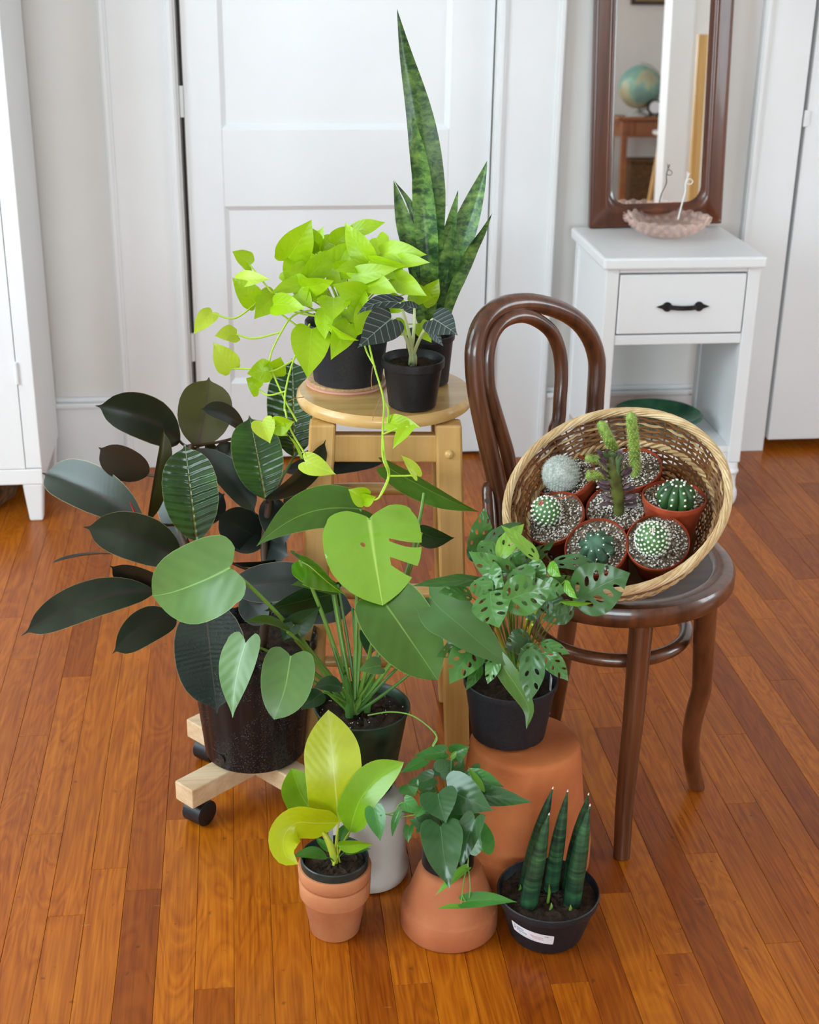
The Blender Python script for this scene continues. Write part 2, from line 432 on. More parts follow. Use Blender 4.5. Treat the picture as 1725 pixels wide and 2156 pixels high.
wallbox('wall_rear', [(XL-0.12, WR['x0'], YB-0.12, YB, 0, ZC), (WR['x1'], XR+0.12, YB-0.12, YB, 0, ZC), (WR['x0'], WR['x1'], YB-0.12, YB, 0, WR['z0']),
                      (WR['x0'], WR['x1'], YB-0.12, YB, WR['z1'], ZC)], MT['wall'])
wallbox('wall_right', [(XR, XR+0.12, YB, WE['y0'], 0, ZC), (XR, XR+0.12, WE['y1'], YF+0.12, 0, ZC), (XR, XR+0.12, WE['y0'], WE['y1'], 0, WE['z0']),
                       (XR, XR+0.12, WE['y0'], WE['y1'], WE['z1'], ZC)], MT['wall'])
wallbox('ceiling', [(XL-0.12, XR+0.12, YB-0.12, YF+0.12, ZC, ZC+0.1)], MT['ceil'])
def window(name, ax, a0, a1, z0, z1, pos, inward):
    o = bpy.data.objects.new(name, None); COL.objects.link(o); struct(o); ORI[o.name] = np.zeros(3)
    def bx(nm, u0, u1, v0, v1, d0, d1):
        if ax == 'y': rbox(nm, pos+min(d0*inward, d1*inward), pos+max(d0*inward, d1*inward), u0, u1, v0, v1, MT['paint'], o, 0.004)
        else: rbox(nm, u0, u1, pos+min(d0*inward, d1*inward), pos+max(d0*inward, d1*inward), v0, v1, MT['paint'], o, 0.004)
    bx('window_casing', a0-0.1, a0, z0-0.05, z1+0.1, 0, 0.02); bx('window_casing', a1, a1+0.1, z0-0.05, z1+0.1, 0, 0.02)
    bx('window_casing', a0, a1, z1, z1+0.1, 0, 0.02); bx('window_sill', a0-0.12, a1+0.12, z0-0.05, z0, 0, 0.06)
    n = 2 if a1-a0 > 2 else 1
    for i in range(1, n+1):
        u = a0+(a1-a0)*i/(n+1); bx('mullion', u-0.025, u+0.025, z0, z1, -0.04, 0.0)
    zm = (z0+z1)/2; bx('meeting_rail', a0, a1, zm-0.02, zm+0.02, -0.04, 0.0)
window('window_1', 'y', WL['y0'], WL['y1'], WL['z0'], WL['z1'], XL, 1)
window('window_2', 'x', WR['x0'], WR['x1'], WR['z0'], WR['z1'], YB, 1)
window('window_3', 'y', WE['y0'], WE['y1'], WE['z0'], WE['z1'], XR, -1)

# panelled door in the back wall
d1 = bpy.data.objects.new('door_1', None); COL.objects.link(d1); struct(d1); ORI['door_1'] = np.zeros(3)
yd = YF+0.012
xl, xr = DX0+0.012, DX1-0.004
p0, p1 = PY(470, 350, yd)[0], PY(944, 350, yd)[0]
zA, zB = PY(700, 272, yd)[2], PY(700, 434, yd)[2]
ST = MT['door']
rbox('stile', xl, p0, yd, yd+0.04, 0.012, 2.05, ST, d1, 0.002); rbox('stile', p1, xr, yd, yd+0.04, 0.012, 2.05, ST, d1, 0.002)
rbox('rail', p0, p1, yd, yd+0.04, zB, zA, ST, d1, 0.002); rbox('rail', p0, p1, yd, yd+0.04, 0.012, 0.24, ST, d1, 0.002)
rbox('rail', p0, p1, yd, yd+0.04, 1.93, 2.05, ST, d1, 0.002)
for za, zb in ((0.24, zB), (zA, 1.93)):
    b = MB(); e = 0.012; dd = 0.013
    o_ = [(p0, yd+0.002, za), (p1, yd+0.002, za), (p1, yd+0.002, zb), (p0, yd+0.002, zb)]
    i_ = [(p0+e, yd+dd, za+e), (p1-e, yd+dd, za+e), (p1-e, yd+dd, zb-e), (p0+e, yd+dd, zb-e)]
    b.add(o_+i_, [(0,1,5,4),(1,2,6,5),(2,3,7,6),(3,0,4,7),(4,5,6,7)])
    b.build('door_panel', ST, d1, smooth=False)
for zc in (0.35, 1.02, 1.75):
    b = MB(); b.tube([(DX0+0.006, yd-0.004, zc-0.04), (DX0+0.006, yd-0.004, zc+0.04)], 0.006, 10); b.build('hinge', MT['paint'], d1)
# casings with moulded edges (one board each)
def casing(name, x0, x1, z1, mould_left, mould_right, y=YF, m='paint', z0=0.0):
    b = MB(); b.box(x0, x1, y-0.018, y, z0, z1)
    if mould_left: b.box(x0, x0+0.022, y-0.026, y-0.018, z0, z1); b.box(x0+0.004, x0+0.016, y-0.030, y-0.026, z0, z1)
    if mould_right: b.box(x1-0.022, x1, y-0.026, y-0.018, z0, z1); b.box(x1-0.016, x1-0.004, y-0.030, y-0.026, z0, z1)
    return struct(b.build(name, MT[m], None, smooth=False, bevel=0.004))
casing('trim_1', -0.345, DX0-0.006, 2.16, True, True)
casing('trim_2', DX1+0.002, 0.872, 2.16, True, True)
casing('trim_3', DX0-0.006, DX1+0.002, 2.16, False, False, z0=2.06)
tx0 = PY(1570, 400, YF)[0]-0.005
casing('trim_4', tx0, CX0-0.004, 2.2, True, False)
# baseboards
def baseboard(name, x0, x1):
    b = MB(); b.box(x0, x1, YF-0.016, YF, 0, 0.185); b.box(x0, x1, YF-0.024, YF, 0.185, 0.2); b.box(x0, x1, YF-0.012, YF, 0.2, 0.214)
    return struct(b.build(name, MT['paint'], None, smooth=False, bevel=0.004))
baseboard('baseboard_left', XL, -0.345); baseboard('baseboard_right', 0.872, tx0)
# closet door
d2 = bpy.data.objects.new('door_2', None); COL.objects.link(d2); struct(d2); ORI['door_2'] = np.zeros(3)
rbox('door_leaf', CX0+0.012, CX0+0.62, YF-0.006, YF+0.03, 0.03, 2.09, MT['door'], d2, 0.003)
rbox('door_leaf', CX0+0.625, CX1-0.01, YF-0.006, YF+0.03, 0.03, 2.09, MT['door'], d2, 0.003)
b = MB(); b.box(CX0+0.002, CX0+0.02, YF-0.012, YF-0.004, 0.955, 1.0); b.build('catch', MT['paint'], d2, smooth=False, bevel=0.003)

# ================================================================== WHITE CABINET (left)
cabx, caby = -0.529, 3.505
cab = thing('tall_cabinet', 'tall white painted cabinet on tapered legs against the left of the back wall', 'cabinet', (cabx-0.3, 3.7, 0))
zb0 = 0.108
rbox('cabinet_body', cabx-0.62, cabx, caby+0.012, YF-0.028, zb0, 2.1, MT['paint'], cab, 0.004)
sx = PY(46, 900, caby)[0]
rbox('front_stile', sx+0.0005, cabx, caby, caby+0.014, zb0+0.045, 2.1, MT['paint'], cab, 0.002)
rbox('bottom_rail', cabx-0.62, cabx, caby, caby+0.014, zb0, zb0+0.043, MT['paint'], cab, 0.003)
o = rbox('cabinet_door', cabx-0.60, sx-0.001, caby-0.001, caby+0.013, zb0+0.0445, 2.05, MT['paint'], cab, 0.001)
b = MB(); zh = zat((sx, caby), 785); b.tube([(sx, caby-0.004, zh-0.028), (sx, caby-0.004, zh+0.028)], 0.005, 10)
b.box(sx-0.012, sx+0.006, caby-0.004, caby-0.001, zh-0.022, zh+0.022); b.build('hinge', MT['paint'], cab, smooth=False)
for lx, ly in ((cabx-0.028, caby+0.03), (cabx-0.592, caby+0.03), (cabx-0.028, YF-0.07), (cabx-0.592, YF-0.07)):
    b = MB(); t, q = 0.026, 0.017
    V = [(lx-q, ly-q, 0), (lx+q, ly-q, 0), (lx+q, ly+q, 0), (lx-q, ly+q, 0), (lx-t, ly-t, zb0), (lx+t, ly-t, zb0), (lx+t, ly+t, zb0), (lx-t, ly+t, zb0)]
    b.add(V, [(0,3,2,1),(4,5,6,7),(0,1,5,4),(1,2,6,5),(2,3,7,6),(3,0,4,7)]); b.build('leg', MT['paint'], cab, smooth=False, bevel=0.005)
# low brown basket under it
MT['brownweave'] = speckled('brown_weave', '#3c2716', '#7b5632', 70, 0.9, 0.6, 6)
ub = thing('low_basket', 'low brown woven basket tucked under the white cabinet', 'basket', (-0.80, 3.68, 0))
b = MB(); b.lathe([(0.14, 0.001), (0.165, 0.01), (0.18, 0.05), (0.185, 0.085), (0.175, 0.085), (0.165, 0.05), (0.13, 0.012), (0.0, 0.012)], (-0.80, 3.70, 0), 48,
                  rib=lambda r, z, a: r+0.004*math.sin(a*36)); b.build('basket_body', MT['brownweave'], ub)
b = MB(); b.tube([(-0.80+0.182*math.cos(t), 3.70+0.182*math.sin(t), 0.088) for t in np.linspace(0, 2*PI, 48, endpoint=False)], 0.007, 6, closed=True)
b.build('rim', MT['brownweave'], ub)

# ================================================================== NIGHTSTAND
NZ = 0.695
nx0, nx1, ny0, ny1 = 0.905, 1.331, 3.448, 3.83
ns = thing('nightstand', 'small white painted nightstand with one drawer and an open shelf', 'nightstand', ((nx0+nx1)/2, (ny0+ny1)/2, 0))
rbox('top', nx0, nx1, ny0, ny1, NZ-0.03, NZ, MT['paint'], ns, 0.006)
ix0, ix1 = nx0+0.012, nx1-0.008; iy0, iy1 = ny0+0.016, ny1-0.016
rbox('side_panel', ix0+0.004, ix0+0.03, iy0+0.03, iy1-0.004, 0.17, NZ-0.03, MT['paint'], ns, 0.002)
rbox('side_panel', ix1-0.03, ix1-0.004, iy0+0.03, iy1-0.004, 0.17, NZ-0.03, MT['paint'], ns, 0.002)
for lx in (ix0, ix1-0.034):
    for ly in (iy0, iy1-0.034):
        b = MB(); cx_, cy_ = lx+0.017, ly+0.017
        b.box(lx, lx+0.034, ly, ly+0.034, 0.13, NZ-0.03)
        b.lathe([(0.016, 0.13), (0.0175, 0.11), (0.021, 0.105), (0.021, 0.098), (0.017, 0.094), (0.015, 0.075), (0.0175, 0.055), (0.022, 0.045), (0.0235, 0.03),
                 (0.021, 0.015), (0.016, 0.004), (0.012, 0.0)][::-1], (cx_, cy_, 0), 20)
        b.build('leg', MT['paint'], ns, smooth=False, bevel=0.003)
fz0, fz1 = zat((1.1, iy0), 712), NZ-0.03
dz0 = zat((1.1, iy0), 702); dz1 = zat((1.1, iy0), 578)
rbox('top_rail', ix0+0.034, ix1-0.034, iy0+0.004, iy0+0.03, dz1+0.004, fz1, MT['paint'], ns, 0.002)
rbox('bottom_rail', ix0+0.034, ix1-0.034, iy0+0.002, iy0+0.03, fz0-0.018, dz0-0.004, MT['paint'], ns, 0.003)
dr = rbox('drawer', ix0+0.037, ix1-0.037, iy0-0.001, iy0+0.022, dz0, dz1, MT['paint'], ns, 0.003)
rbox('drawer_bottom', ix0+0.03, ix1-0.03, iy0+0.03, iy1, fz0-0.01, fz0, MT['paint'], ns, 0.001)
SH = 0.175
rbox('shelf', ix0+0.03, ix1-0.03, iy0+0.006, iy1, SH-0.018, SH, MT['paint'], ns, 0.002)
rbox('apron', ix0+0.034, ix1-0.034, iy0+0.008, iy0+0.026, SH-0.05, SH-0.018, MT['paint'], ns, 0.002)
# black iron pull
hc = PY(1438, 645, iy0); hx, hz = hc[0], hc[2]; hy = iy0-0.002
b = MB()
arc = [(hx-0.039+0.078*t, hy-0.004-0.016*math.sin(PI*t)**0.6, hz) for t in np.linspace(0, 1, 14)]
for i in range(len(arc)-1):
    (xa, ya, _), (xb, yb, _) = arc[i], arc[i+1]
    b.add([(xa, ya, hz-0.006), (xb, yb, hz-0.006), (xb, yb, hz+0.006), (xa, ya, hz+0.006), (xa, ya+0.003, hz-0.006), (xb, yb+0.003, hz-0.006), (xb, yb+0.003, hz+0.006), (xa, ya+0.003, hz+0.006)],
          [(0,1,2,3),(7,6,5,4),(0,4,5,1),(3,2,6,7)])
for sg in (-1, 1):
    pts = [(hx+sg*(0.042+0.0125*math.cos(t)), hz+0.0125*math.sin(t)) for t in np.linspace(0.5, 2*PI-0.5, 18)]
    pts.append((hx+sg*(0.042+0.028), hz))
    n = len(pts); b.add([(x, hy-0.003, z) for x, z in pts]+[(x, hy+0.0008, z) for x, z in pts], [tuple(range(n)), tuple(range(2*n-1, n-1, -1))]+[(i, (i+1) % n, n+(i+1) % n, n+i) for i in range(n)])
b.build('drawer_pull', MT['iron'], dr, smooth=False)

# pink pressed glass bowl
m = NT('pink_glass'); tp = m.n('ShaderNodeBsdfTransparent'); tp.inputs[0].default_value = (1.0, 0.962, 0.945, 1)
gs_ = m.n('ShaderNodeBsdfGlossy'); gs_.inputs['Color'].default_value = (1.0, 0.93, 0.90, 1); gs_.inputs['Roughness'].default_value = 0.04
mx = m.n('ShaderNodeMixShader'); fr = m.n('ShaderNodeLayerWeight'); fr.inputs[0].default_value = 0.5
m.l(m.math('MULTIPLY_ADD', m.math('POWER', fr.outputs['Facing'], 1.6), 0.55, 0.06), mx.inputs[0]); m.l(tp.outputs[0], mx.inputs[1]); m.l(gs_.outputs[0], mx.inputs[2])
tl_ = m.n('ShaderNodeBsdfTranslucent'); tl_.inputs[0].default_value = srgb('#fbd9cb'); df_ = m.n('ShaderNodeBsdfDiffuse'); df_.inputs[0].default_value = srgb('#fbd9cb')
ma = m.n('ShaderNodeAddShader'); m.l(tl_.outputs[0], ma.inputs[0]); m.l(df_.outputs[0], ma.inputs[1]); mz = m.n('ShaderNodeMixShader'); mz.inputs[0].default_value = 0.055
m.l(mx.outputs[0], mz.inputs[1]); m.l(ma.outputs[0], mz.inputs[2]); m.l(mz.outputs[0], m.out.inputs[0]); MT['pinkglass'] = m.m
gb = PZ(1402, 500, NZ); gr = 89*proj(gb)[2]/FPX; gz = 0.052
gbt = thing('glass_bowl', 'scalloped pink pressed glass bowl on top of the white nightstand', 'bowl', (gb[0], 3.70, NZ))
gc = np.array([gb[0]+0.003, 3.70, NZ])
def scal(r, z, a):
    k = max(0, (r/gr-0.45)); return r+0.013*k*abs(math.sin(11*a+z*70))
prof = [(0.0, 0.002), (gr*0.42, 0.0015), (gr*0.5, 0.006), (gr*0.68, 0.018), (gr*0.85, 0.034), (gr*0.95, 0.047), (gr*0.995, gz), (gr*0.965, gz+0.001), (gr*0.9, 0.045), (gr*0.8, 0.035), (gr*0.62, 0.0215), (gr*0.42, 0.010), (0.0, 0.0095)]
b = MB(); b.lathe(prof, gc, 132, rib=scal)
b.v = [(x, y, z+(0.007*abs(math.sin(11*math.atan2(y-gc[1], x-gc[0])))-0.003 if z > NZ+0.044 else 0)) for x, y, z in b.v]
b.build('bowl_body', MT['pinkglass'], gbt)
for k in range(3):
    b = MB()
    for j in range(22):
        a = 2*PI*(j+0.5*(k % 2))/22; rr = (0.965, 0.84, 0.70)[k]*gr; zz = (0.045, 0.031, 0.018)[k]
        P = gc+np.array([rr*math.cos(a), rr*math.sin(a), zz+0.001]); s_ = (0.0085, 0.0075, 0.006)[k]
        V = []; F = []
        for i2 in range(5):
            for j2 in range(8):
                th = PI*i2/4; ph = 2*PI*j2/8; V.append(P+s_*np.array([math.sin(th)*math.cos(ph), math.sin(th)*math.sin(ph), math.cos(th)*0.8]))
        for i2 in range(4):
            for j2 in range(8): F.append((i2*8+j2, (i2+1)*8+j2, (i2+1)*8+(j2+1) % 8, i2*8+(j2+1) % 8))
        b.add(V, F)
    b.build('bubble_row', MT['pinkglass'], gbt)
MT['twine'] = plain('white_twine', '#f2f0ec', 0.7)
tw = thing('white_twine', 'thin white twine with a small bow rising from the pink glass bowl', 'twine', tuple(PY(1432, 455, 3.72)))
b = MB(); b.tube(catmull([PY(1428, 462, 3.72), PY(1436, 430, 3.72), PY(1443, 405, 3.73), PY(1444, 385, 3.73), PY(1452, 364, 3.73)], 16), 0.0022, 6)
b.tube(catmull([PY(1444, 386, 3.728), PY(1452, 376, 3.725), PY(1459, 382, 3.725), PY(1454, 388, 3.727), PY(1445, 385, 3.728)], 14), 0.0014, 6)
b.tube(catmull([PY(1444, 386, 3.728), PY(1448, 372, 3.728), PY(1447, 362, 3.73)], 8), 0.0014, 6)
b.build('strand', MT['twine'], tw)

# green glazed bowl on the shelf
MT['greenglaze'] = speckled('green_glaze', '#0f2e24', '#3f7f5a', 14, 0.15, 0.02)
bc = PZ(1385, 905, SH+0.05); bc = np.array([1.13, 3.62, SH])
gbw = thing('green_bowl', 'wide green glazed bowl on the lower shelf of the nightstand', 'bowl', tuple(bc))
br = 0.125
b = MB(); b.lathe([(0.035, 0.0), (0.04, 0.006), (0.075, 0.02), (0.105, 0.030), (br, 0.046), (br-0.004, 0.049), (br-0.008, 0.045), (0.1, 0.033), (0.07, 0.022), (0.0, 0.012)], bc, 56)
b.build('bowl_body', MT['greenglaze'], gbw)

# ================================================================== MIRROR
LEAN = math.radians(2.7); TW = math.radians(1.6)
mA = np.array([0.951, 3.812, NZ+0.001]); MWD = 0.372; MHT = 1.25
ex = np.array([math.cos(TW), 0, math.sin(TW)]); ez0 = np.array([0, math.sin(LEAN), math.cos(LEAN)])
ez = nrm(ez0-(ez0@ex)*ex); ey = np.cross(ez, ex)        # ey points away from the room
def mp(x, z, d): return mA+ex*x+ez*z+ey*d               # d>0 into the wall
mir = thing('wall_mirror', 'tall mahogany framed mirror leaning on the wall above the nightstand', 'mirror', tuple(mA))
def rrect(x0, x1, z0, z1, r, n=7):
    P = []
    for cx_, cz_, a0 in ((x1-r, z1-r, 0), (x0+r, z1-r, PI/2), (x0+r, z0+r, PI), (x1-r, z0+r, 1.5*PI)):
        for t in np.linspace(0, PI/2, n): P.append((cx_+r*math.cos(a0+t), cz_+r*math.sin(a0+t)))
    return P
FWD = 0.052
prof = [(0.0, 0.004, 0.014), (0.0, 0.004, -0.006), (0.004, 0.006, -0.010), (0.008, 0.008, -0.008), (0.011, 0.012, -0.010), (FWD-0.020, 0.022, -0.011), (FWD-0.014, 0.03, -0.017), (FWD-0.006, 0.036, -0.018),
        (FWD+0.002, 0.04, -0.012), (FWD+0.006, 0.042, -0.002), (FWD+0.010, 0.042, 0.004)]
b = MB(); rings = []
for ins, r_, d in prof: rings.append([mp(x, z, d) for x, z in rrect(ins, MWD-ins, ins, MHT-ins, max(r_, 0.002))])
n = len(rings[0])
for r_ in rings: b.v += [tuple(p) for p in r_]
for k in range(len(rings)-1):
    for j in range(n): b.f.append((k*n+j, k*n+(j+1) % n, (k+1)*n+(j+1) % n, (k+1)*n+j))
b.build('frame', MT['mirrorwood'], mir)
b = MB(); b.box(0.01, MWD-0.01, 0.012, 0.018, 0.01, MHT-0.01, T=lambda p: mp(p[0], p[2], p[1])); b.build('backing', MT['gap'], mir, smooth=False)
m = NT('mirror_silver'); m.set(col=(0.93, 0.95, 0.94, 1), rough=0.0, metal=1.0); MT['silver'] = m.m
b = MB(); q = rrect(FWD+0.002, MWD-FWD-0.002, FWD+0.002, MHT-FWD-0.002, 0.04); b.add([mp(x, z, 0.003) for x, z in q], [tuple(range(len(q)))])
b.build('mirror_glass', MT['silver'], mir, smooth=False)

# ================================================================== WHAT THE MIRROR SHOWS (the far end of the house)
nm = -ey
def MR(x, y, Y):
    d = ray(x, y); t = ((mA+ey*0.003-CAM)@nm)/(d@nm); P = CAM+t*d; d2 = d-2*(d@nm)*nm
    return P+(Y-P[1])/d2[1]*d2
YP = -0.7
pe = MR(1403, 215, YP)[0]+0.02
wallbox('wall_inner', [(pe, pe+1.25, YP-0.12, YP, 0, ZC)], MT['wall'])
struct(rbox('trim_5', pe-0.02, pe+0.11, YP-0.14, YP+0.018, 0, 2.15, MT['paint'], None, 0.004))
tb = thing('leaning_board', 'narrow tan wooden board standing by the inner wall, seen in the mirror', 'board', tuple(MR(1462, 430, YP+0.35)*np.array([1, 1, 0])))
bx0 = MR(1456, 300, YP+0.30)[0]; bx1 = MR(1476, 300, YP+0.30)[0]
zt_ = MR(1472, 72, YP+0.30)[2]
rbox('board_face', bx0, max(bx1, bx0+0.05), YP+0.28, YP+0.32, 0, zt_, MT['stool'], tb, 0.003); rbox('foot', bx0-0.04, max(bx1, bx0+0.05)+0.04, YP+0.16, YP+0.44, 0, 0.03, MT['stool'], tb, 0.003)
YD = -3.45
dl = MR(1302, 250, YD); dt = MR(1340, 247, YD)[2]; dxa = dl[0]; DW = 0.95
dk = thing('writing_desk', 'small brown wooden writing desk in the far room, seen in the mirror', 'desk', (dxa+DW/2, YD-0.25, 0))
rbox('desktop', dxa, dxa+DW, YD-0.5, YD+0.02, dt-0.025, dt, MT['desk'], dk, 0.004)
rbox('desk_apron', dxa+0.05, dxa+DW-0.05, YD-0.47, YD-0.02, dt-0.15, dt-0.025, MT['desk'], dk, 0.003)
o = rbox('desk_drawer', dxa+0.14, dxa+0.62, YD-0.021, YD-0.005, dt-0.14, dt-0.035, MT['desk'], dk, 0.003)
for lx in (dxa+0.04, dxa+DW-0.085):
    for ly in (YD-0.47, YD-0.05): rbox('leg', lx, lx+0.045, ly, ly+0.045, 0, dt-0.025, MT['desk'], dk, 0.004)
gcn = MR(1347, 183, YD-0.22); gR = 42*(np.linalg.norm(gcn-MR(1347, 183, 3.8))+4.1)/FPX
m = NT('globe_map'); c = m.coord(); f_ = m.noise(c, 4.5, 4, 0.6)
m.set(col=m.ramp(f_, [(0.42, srgb('#7fa8a0')), (0.5, srgb('#8dbaa6')), (0.54, srgb('#b9bd9a')), (0.68, srgb('#b3a98c'))]), rough=0.35); MT['globe'] = m.m
gl = thing('globe', 'blue green desk globe on the writing desk, seen in the mirror', 'globe', (gcn[0], gcn[1], dt))
b = MB(); b.lathe([(gR*math.sin(t), -gR*math.cos(t)) for t in np.linspace(0.001, PI-0.001, 22)], gcn, 36); b.build('sphere', MT['globe'], gl, loc=gcn)
zb_ = dt
b = MB(); b.lathe([(0.10, 0), (0.10, 0.012), (0.04, 0.03), (0.015, 0.045), (0.012, max(0.06, gcn[2]-gR-zb_+0.01))], (gcn[0], gcn[1], zb_), 24); b.build('base', MT['ceramic'], gl)
b = MB(); b.tube([gcn+np.array([(gR+0.012)*math.cos(t), 0, (gR+0.012)*math.sin(t)]) for t in np.linspace(-PI/2, PI/2, 18)], 0.006, 6); b.build('meridian_arm', MT['ceramic'], gl)
ck = MR(1379, 226, YD-0.08); ckt = thing('desk_clock', 'small round black alarm clock with pale face beside the globe, seen in the mirror', 'clock', (ck[0], ck[1], dt))
T_ = lambda p: np.array([ck[0]+p[0], ck[1]-p[2], ck[2]+p[1]])
b = MB(); b.lathe([(0.0, -0.03), (0.055, -0.03), (0.06, -0.02), (0.06, 0.0), (0.05, 0.002), (0.0, 0.001)], (0, 0, 0), 28, T=lambda p: np.array([ck[0]+p[0], ck[1]+p[2]+0.01, ck[2]+p[1]])); b.build('case', MT['iron'], ckt)
b = MB(); b.lathe([(0.0, 0.0), (0.045, 0.0), (0.045, 0.004), (0.0, 0.004)], (0, 0, 0), 28, T=lambda p: np.array([ck[0]+p[0], ck[1]+p[2]+0.012, ck[2]+p[1]])); b.build('face', MT['sticker'], ckt)
for sg in (-1, 1): rbox('foot', ck[0]+sg*0.03-0.006, ck[0]+sg*0.03+0.006, ck[1]-0.02, ck[1]+0.01, dt, max(dt+0.01, ck[2]-0.045), MT['iron'], ckt, 0.001)
pa, pb = MR(1330, 10, YB+0.03), MR(1412, 10, YB+0.03)
pf = thing('picture_frame', 'dark framed picture hanging in the far room, seen in the mirror', 'picture', tuple(pa))
rbox('picture_frame_bar', pa[0], pb[0]+0.2, YB+0.005, YB+0.03, pa[2], pa[2]+0.03, MT['gap'], pf, 0.002); rbox('picture_frame_bar', pa[0], pb[0]+0.2, YB+0.005, YB+0.03, pa[2]+0.45, pa[2]+0.48, MT['gap'], pf, 0.002)
rbox('picture_frame_bar', pa[0], pa[0]+0.03, YB+0.005, YB+0.03, pa[2]+0.03, pa[2]+0.45, MT['gap'], pf, 0.002); rbox('picture_frame_bar', pb[0]+0.17, pb[0]+0.2, YB+0.005, YB+0.03, pa[2]+0.03, pa[2]+0.45, MT['gap'], pf, 0.002)
rbox('mat_board', pa[0]+0.03, pb[0]+0.17, YB+0.004, YB+0.014, pa[2]+0.03, pa[2]+0.45, MT['cork'], pf, 0.001)
hb = MR(1362, 335, YD-0.2); hbt = thing('storage_hamper', 'brown wicker hamper under the writing desk, seen in the mirror', 'hamper', (hb[0], hb[1], 0))
b = MB(); b.box(hb[0]-0.16, hb[0]+0.22, YD-0.4, YD-0.06, 0.0, 0.36); b.build('hamper_body', MT['brownweave'], hbt, smooth=False, bevel=0.02)
rbox('hamper_lid', hb[0]-0.17, hb[0]+0.23, YD-0.41, YD-0.05, 0.36, 0.385, MT['brownweave'], hbt, 0.01)
# plant stand with a spiky plant, half hidden by the inner wall
sp0 = MR(1383, 275, -1.6); ps = thing('plant_stand', 'pale topped wooden stand beside the doorway, seen in the mirror', 'stand', (sp0[0]+0.12, -1.6, 0))
b = MB(); b.lathe([(0.0, sp0[2]-0.03), (0.15, sp0[2]-0.03), (0.16, sp0[2]-0.02), (0.16, sp0[2]), (0.0, sp0[2])], (sp0[0]+0.14, -1.6, 0), 28); b.build('stand_top', MT['ceramic'], ps)
for sx_, sy_ in ((-1, -1), (-1, 1), (1, -1), (1, 1)):
    b = MB(); b.tube([(sp0[0]+0.14+sx_*0.08, -1.6+sy_*0.08, sp0[2]-0.03), (sp0[0]+0.14+sx_*0.15, -1.6+sy_*0.15, 0)], 0.017, 8); b.build('leg', MT['stool'], ps)

# ================================================================== STOOL
SC = np.array([0.245, 2.388, 0.0]); SZ = 0.715; SR = 0.1565
th = -math.radians(5.0); sa = np.array([math.cos(th), math.sin(th), 0]); sb = np.array([-math.sin(th), math.cos(th), 0])
st = thing('wooden_stool', 'tall pale wooden stool with round seat carrying three potted plants', 'stool', tuple(SC))
b = MB(); b.lathe([(0.0, SZ-0.024), (SR-0.014, SZ-0.024), (SR-0.003, SZ-0.021), (SR, SZ-0.014), (SR-0.001, SZ-0.006), (SR-0.006, SZ), (0.0, SZ)], SC, 72); b.build('seat', MT['stooltop'], st)
def sp_(u, v, z): return SC+sa*u+sb*v+np.array([0, 0, z])
TOPS, BOTS = 0.107, 0.141
def leg_at(su, sv, z):
    t = 1-z/(SZ-0.024); return su*(TOPS+(BOTS-TOPS)*t), sv*(TOPS+(BOTS-TOPS)*t)
for su in (-1, 1):
    for sv in (-1, 1):
        hw = 0.0225; V = []
        for z in (0.0, SZ-0.024):
            u, v = leg_at(su, sv, z)
            for du, dv in ((-hw, -hw), (hw, -hw), (hw, hw), (-hw, hw)): V.append(sp_(u+du, v+dv*0.85, z))
        lg = mobj('leg', V, [(0,3,2,1),(4,5,6,7),(0,1,5,4),(1,2,6,5),(2,3,7,6),(3,0,4,7)], MT['stool'], st, smooth=False, bevel=0.004)
        u, v = leg_at(su, sv, SZ-0.075)
        if sv < 0:
            V = []; F = []; bc_ = sp_(u, v-hw*0.85, SZ-0.075)
            for i in range(4):
                for j in range(12):
                    ph = PI/2*i/3; V.append(bc_+0.0085*(math.sin(ph+0.001)*(math.cos(2*PI*j/12)*sa+math.sin(2*PI*j/12)*np.array([0, 0, 1])))-sb*0.006*math.cos(ph))
            for i in range(3):
                for j in range(12): F.append((i*12+j, i*12+(j+1) % 12, (i+1)*12+(j+1) % 12, (i+1)*12+j))
            mobj('dowel_cap', V, F, MT['stooltop'], lg)
for k, (ax, sg) in enumerate((('u', -1), ('u', 1), ('v', -1), ('v', 1))):
    b = MB(); z0, z1 = SZ-0.095, SZ-0.045
    if ax == 'u': b.box(-0.09, 0.09, sg*0.106-0.011, sg*0.106+0.011, z0, z1, T=lambda p: sp_(*p))
    else: b.box(sg*0.106-0.011, sg*0.106+0.011, -0.09, 0.09, z0, z1, T=lambda p: sp_(*p))
    b.build('apron', MT['stool'], st, smooth=False, bevel=0.003)
zf = [zat(sp_(0.03, -0.13, 0), 1252), zat(sp_(0.03, -0.14, 0), 1398)]
zbk = [zat(sp_(0.03, 0.115, 0), 1030), zat(sp_(0.03, 0.13, 0), 1240)]
for z in zf+zbk:
    sv = -1 if z in zf else 1
    u, v = leg_at(1, sv, z); b = MB(); b.tube([sp_(-u, v, z), sp_(-u*0.5, v, z), sp_(0, v, z), sp_(u*0.5, v, z), sp_(u, v, z)], [0.009, 0.0115, 0.012, 0.0115, 0.009], 10); b.build('rung', MT['stool'], st)
for su in (-1, 1):
    for z in (zbk[0]-0.055, zf[1]+0.06):
        u, v = leg_at(su, 1, z); b = MB(); b.tube([sp_(u, -v, z), sp_(u, -v*0.5, z), sp_(u, 0, z), sp_(u, v*0.5, z), sp_(u, v, z)], [0.009, 0.0115, 0.012, 0.0115, 0.009], 10); b.build('rung', MT['stool'], st)

